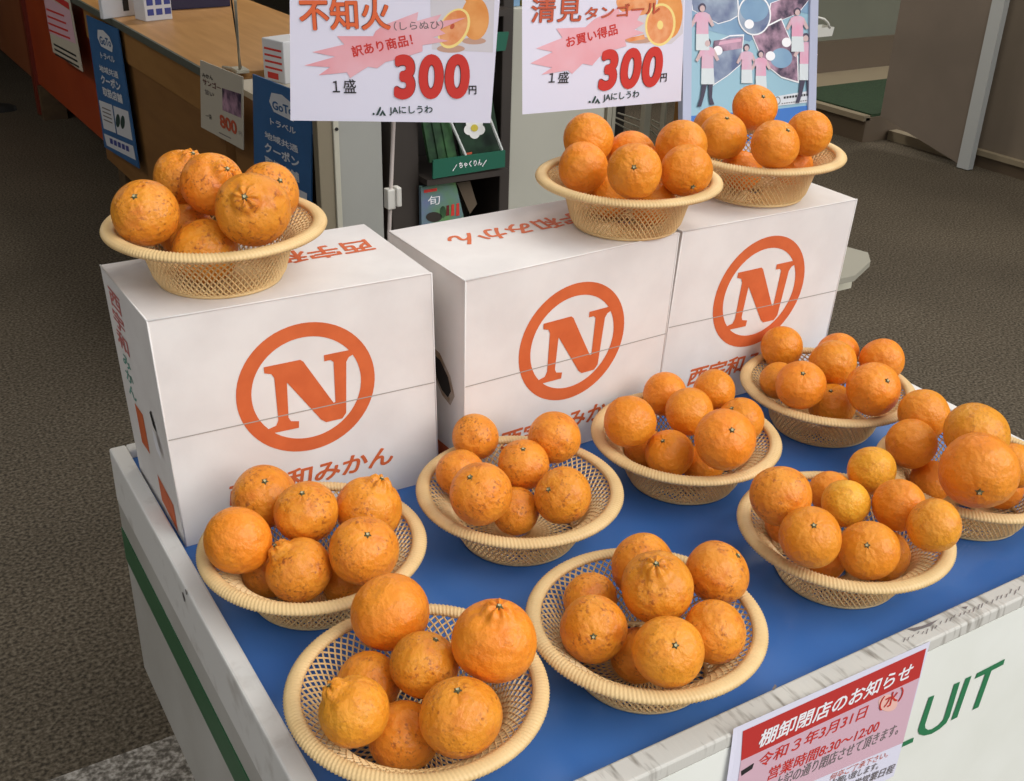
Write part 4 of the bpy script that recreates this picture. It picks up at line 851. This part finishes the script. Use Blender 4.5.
# ------------------------------------------------------------------ woven plastic baskets
def apply_mod(o, mods):
    for t, kw in mods:
        m = o.modifiers.new(t, t)
        for a, v in kw.items(): setattr(m, a, v)
    dg = bpy.context.evaluated_depsgraph_get(); dg.update(); me = bpy.data.meshes.new_from_object(o.evaluated_get(dg)); o.modifiers.clear(); o.data = me
def lattice(prof, n, rows):
    """diamond lattice of strands on a surface of revolution given by (radius, height)"""
    ln = [0]
    for a, b in zip(prof[:-1], prof[1:]): ln.append(ln[-1] + math.hypot(b[0]-a[0], b[1]-a[1]))
    def at(t):
        s = t*ln[-1]
        for i in range(len(prof)-1):
            if s <= ln[i+1]+1e-9:
                k = (s-ln[i])/(ln[i+1]-ln[i]); return prof[i][0]*(1-k)+prof[i+1][0]*k, prof[i][1]*(1-k)+prof[i+1][1]*k
    v = []; f = []
    for j in range(rows+1):
        r, z_ = at(j/rows)
        for i in range(n): a = 2*math.pi*(i + .5*(j % 2))/n; v.append((r*math.cos(a), r*math.sin(a), z_))
    for j in range(rows-1):
        for i in range(n):
            a = j*n+i; k = (i + (j % 2)) % n; kl = (k-1) % n
            f.append((a, (j+1)*n+k, (j+2)*n+i, (j+1)*n+kl))
    return v, f
PROF = [(.073, .003), (.0785, .010), (.083, .026), (.0875, .042), (.0935, .052), (.104, .0605), (.116, .0665), (.1245, .0695)]
v, f = lattice(PROF, 74, 18)
wall = mesh_obj('basket_wall', v, f, M['basket']); apply_mod(wall, [('WIREFRAME', dict(thickness=.0030, use_replace=True, use_even_offset=False, use_boundary=True))])
# dense wrapped rim: a flattened roll with slanted wrapping ridges, and a closely ribbed underside band
nr, nc = 800, 12; v = []; f = []
for i in range(nr):
    a = 2*math.pi*i/nr
    for j in range(nc):
        b_ = 2*math.pi*j/nc; rid = .0007*math.sin(180*a + 2.6*b_); rr = .0086+rid; hh = .0050+rid
        x = .1232 + rr*math.cos(b_); zz = .0688 + hh*math.sin(b_) - .10*(rr*math.cos(b_))
        v.append((x*math.cos(a), x*math.sin(a), zz))
for i in range(nr):
    for j in range(nc): f.append((i*nc+j, ((i+1) % nr)*nc+j, ((i+1) % nr)*nc+(j+1) % nc, i*nc+(j+1) % nc))
rim = mesh_obj('basket_rim', v, f, M['basket'], smooth=True)
v, f = lattice([(.012, .003), (.073, .003)], 48, 10); base = mesh_obj('basket_base', v, f, M['basket']); apply_mod(base, [('WIREFRAME', dict(thickness=.003, use_replace=True, use_even_offset=False))])
ring = MB(); ring.lathe([(.0705, .0005), (.0745, .0005), (.0755, .003), (.0745, .0055), (.0705, .0055), (.0705, .0005)], 64); foot = ring.build('basket_foot_ring', M['basket'], None, True)
BPARTS = [wall, rim, base, foot]

# ------------------------------------------------------------------ oranges
def peel(kind, seed):
    rnd = random.Random(seed); ph = [rnd.uniform(0, 6.28) for _ in range(8)]; nu, nv = 44, 28; v = []; f = []; obl = {'p': .93, 'd': .96, 'n': .98}[kind]
    v.append(None)
    for j in range(1, nv):
        th = math.pi*j/nv
        for i in range(nu):
            a = 2*math.pi*i/nu
            r = 1 + .012*math.sin(2*a+ph[0])*math.sin(th) + .010*math.sin(3*a+ph[1])*math.sin(th)**2 + .008*math.sin(5*th+ph[2]) + .006*math.sin(4*a+3*th+ph[3])*math.sin(th)
            if kind == 'p':
                r -= .05*math.exp(-(th/.22)**2) ; r -= .010*math.exp(-((th-.30)/.24)**2)*(1+math.cos(9*a+ph[4]))*.8; r -= .04*math.exp(-((math.pi-th)/.25)**2)
            elif kind == 'd':
                neck = math.exp(-(th/.36)**4); r += .16*neck + .05*neck*math.cos(7*a+ph[4])*min(1, th/.12); r -= .10*math.exp(-(th/.13)**2); r -= .05*math.exp(-((th-.47)/.10)**2); r -= .018*math.exp(-((th-.5)/.2)**2)*(1+math.cos(8*a+ph[5]))
            else:
                r -= .09*math.exp(-(th/.11)**2); r += .035*math.exp(-((th-.21)/.06)**2); r -= .03*math.exp(-((math.pi-th)/.25)**2)
            v.append((r*math.sin(th)*math.cos(a), r*math.sin(th)*math.sin(a), r*obl*math.cos(th)))
    top = sum(p[2] for p in v[1:1+nu])/nu - .004; v[0] = (0, 0, top); bot = sum(p[2] for p in v[-nu:])/nu; v.append((0, 0, bot)); L = len(v)-1
    for i in range(nu): f.append((0, 1+i, 1+(i+1) % nu)); f.append((L, L-nu+(i+1) % nu, L-nu+i))
    for j in range(nv-2):
        for i in range(nu): a = 1+j*nu; f.append((a+i, a+nu+i, a+nu+(i+1) % nu, a+(i+1) % nu))
    me = bpy.data.meshes.new('orange_'+kind); me.from_pydata(v, [], f); me.polygons.foreach_set('use_smooth', [True]*len(f)); me.update(); return me, top
PEEL = {(k, s, m): None for k in 'pdn' for s in range(3) for m in range(5)}
def get_peel(k, s, m):
    if PEEL[(k, s, m)] is None:
        me, top = peel(k, s*17+ord(k)); me.materials.append(OM[m]); PEEL[(k, s, m)] = (me, top)
    return PEEL[(k, s, m)]
b = MB(); st_f = []
nl = 10; rv = []
for i in range(nl): a = 2*math.pi*i/nl; r = .115 if i % 2 == 0 else .062; rv.append((r*math.cos(a), r*math.sin(a), .012))
cv = [(.05*math.cos(2*math.pi*i/nl), .05*math.sin(2*math.pi*i/nl), .045) for i in range(nl)]
tv = [(.038*math.cos(2*math.pi*i/nl), .038*math.sin(2*math.pi*i/nl), .062) for i in range(nl)]
sv = rv + cv + tv + [(0, 0, .055)]
sf = [(i, (i+1) % nl, nl+(i+1) % nl, nl+i) for i in range(nl)] + [(nl+i, nl+(i+1) % nl, 2*nl+(i+1) % nl, 2*nl+i) for i in range(nl)] + [(2*nl+i, 2*nl+(i+1) % nl, 3*nl) for i in range(nl)]
stem_me = bpy.data.meshes.new('stem'); stem_me.from_pydata(sv, [], sf); stem_me.materials.append(M['stem']); stem_me.materials.append(M['stem_tip']); stem_me.polygons.foreach_set('material_index', [0]*(2*nl) + [1]*nl); stem_me.update()

BLAB = {'A': 'cream woven basket of mottled oranges before the left carton', 'B': 'cream woven basket of large oranges nearest the front left cart corner', 'C': 'cream woven basket of oranges before the middle carton, its left half',
 'D': 'cream woven basket, second from left in the front row', 'E': 'cream woven basket of smooth oranges before the middle and right cartons', 'F': 'cream woven basket holding small yellow fruit, third in the front row',
 'G': 'cream woven basket before the right carton at the far table edge', 'H': 'cream woven basket cut by the right picture edge, holding one giant orange', 'I': 'cream woven basket standing on the left carton', 'J': 'cream woven basket standing on the middle carton', 'K': 'cream woven basket standing on the right carton, before the poster'}
rnd = random.Random(5)
from mathutils.bvhtree import BVHTree
def tree(parts, mw): 
    vs = []; fs = []
    for me_ in parts: b_ = len(vs); vs += [mw @ v_.co for v_ in me_.vertices]; fs += [tuple(b_+i for i in p_.vertices) for p_ in me_.polygons]
    return BVHTree.FromPolygons(vs, fs)
KTOP = {'I': 0, 'J': 1, 'K': 2}
for k, (c, phrase, fr) in FRUIT.items():
    bz = c[2] + .65 + .0003 if k not in KTOP else c[2] + .65 + .0015
    bk = tag(empty('fruit_basket', (c[0], c[1], bz)), BLAB[k], 'basket', 'cream woven fruit baskets'); bk.rotation_euler = (0, 0, rnd.uniform(0, 6)); bk.location.x += {'H': .012, 'D': .001, 'B': -.0005}.get(k, 0); bk.location.y += {'C': -.007, 'H': .006}.get(k, 0); bk.scale = ({'H': .965, 'B': .978, 'D': .978, 'F': .982}.get(k, 1),)*3
    for p in BPARTS:
        q_ = p if k == 'A' else p.copy()
        if q_ is not p: C.objects.link(q_)
        q_.parent = bk
    mwb = Matrix.Translation(bk.location) @ bk.rotation_euler.to_matrix().to_4x4() @ Matrix.Diagonal((*bk.scale, 1)); bt = tree([p.data for p in BPARTS], mwb)
    for n_, (x, y, z_, r, kind, ax, mi, txt) in enumerate(fr):
        me, top = get_peel(kind, rnd.randrange(3), mi)
        o = bpy.data.objects.new('orange', me); C.objects.link(o); o.location = (x, y, z_); o.location.z += .002; o.scale = (r*.968,)*3
        if ax: A = Vector(ax)
        else:
            tc_ = (CAMP - Vector((x, y, z_))).normalized(); A = (Vector((rnd.uniform(-1, 1), rnd.uniform(-1, 1), rnd.uniform(-.6, .2))) - tc_*1.1).normalized()
        o.rotation_mode = 'QUATERNION'; o.rotation_quaternion = A.to_track_quat('Z', 'Y') @ Quaternion((0, 0, 1), rnd.uniform(0, 6.28))
        for it in range(9):      # settle clear of the basket strands
            mwo = Matrix.Translation(o.location) @ o.rotation_quaternion.to_matrix().to_4x4() @ Matrix.Diagonal((*o.scale, 1))
            hits = bt.overlap(tree([me], mwo))
            if not hits: break
            dx = Vector((c[0]-o.location.x, c[1]-o.location.y, 0)); o.location += dx*.006 + Vector((0, 0, .0005)); o.scale *= .993
        tag(o, txt + ' in ' + phrase, 'orange', 'oranges in ' + phrase)
        if ax and kind != 'n':
            s_ = bpy.data.objects.new('stem', stem_me); C.objects.link(s_); s_.parent = o; s_.location = (0, 0, top - .012); s_.scale = (1.1, 1.1, 1.1)

# ------------------------------------------------------------------ light: overcast daylight reaching in under the eaves, plus added fill lights
w = bpy.data.worlds.new('world'); SC.world = w; w.use_nodes = True; nt = w.node_tree; bg = nt.nodes['Background']
tc = nt.nodes.new('ShaderNodeTexCoord'); sx = nt.nodes.new('ShaderNodeSeparateXYZ'); nt.links.new(tc.outputs['Generated'], sx.inputs[0])
mr = nt.nodes.new('ShaderNodeMapRange'); mr.inputs['From Min'].default_value = -.2; mr.inputs['From Max'].default_value = .9; mr.inputs['To Min'].default_value = .55; mr.inputs['To Max'].default_value = 1.0
nt.links.new(sx.outputs['Z'], mr.inputs['Value']); col = mix(nt, mr.outputs[0], (0.30, 0.28, 0.26, 1), (0.94, 0.97, 1.0, 1)); nt.links.new(col, bg.inputs['Color']); bg.inputs['Strength'].default_value = WORLD
sd = bpy.data.lights.new('sun', 'SUN'); so = bpy.data.objects.new('sun', sd); C.objects.link(so); sd.energy = SUN; sd.angle = math.radians(50); sd.color = (1, .985, .962)
so.rotation_euler = Vector((-.38, .70, -.66)).to_track_quat('-Z', 'Y').to_euler()
for x, y, e in ((2.2, 4.6, 36), (-1.6, 4.6, 26), (3.6, 2.2, 26), (5.3, 1.6, 46), (1.3, 1.5, 12), (6.5, 3.9, 28)):  # fill lights added to brighten the background, no fixtures behind them
    ld = bpy.data.lights.new('fill_light', 'AREA'); lo = bpy.data.objects.new('fill_light', ld); C.objects.link(lo); ld.shape = 'RECTANGLE'; ld.size = 1.2; ld.size_y = .3; ld.energy = e; ld.color = (1, .93, .82); lo.location = (x, y, 2.7)
SC.view_settings.view_transform = 'Standard'; SC.view_settings.look = 'None'; SC.view_settings.exposure = EXPO
SC.cycles.use_denoising = True
bpy.context.view_layer.update()
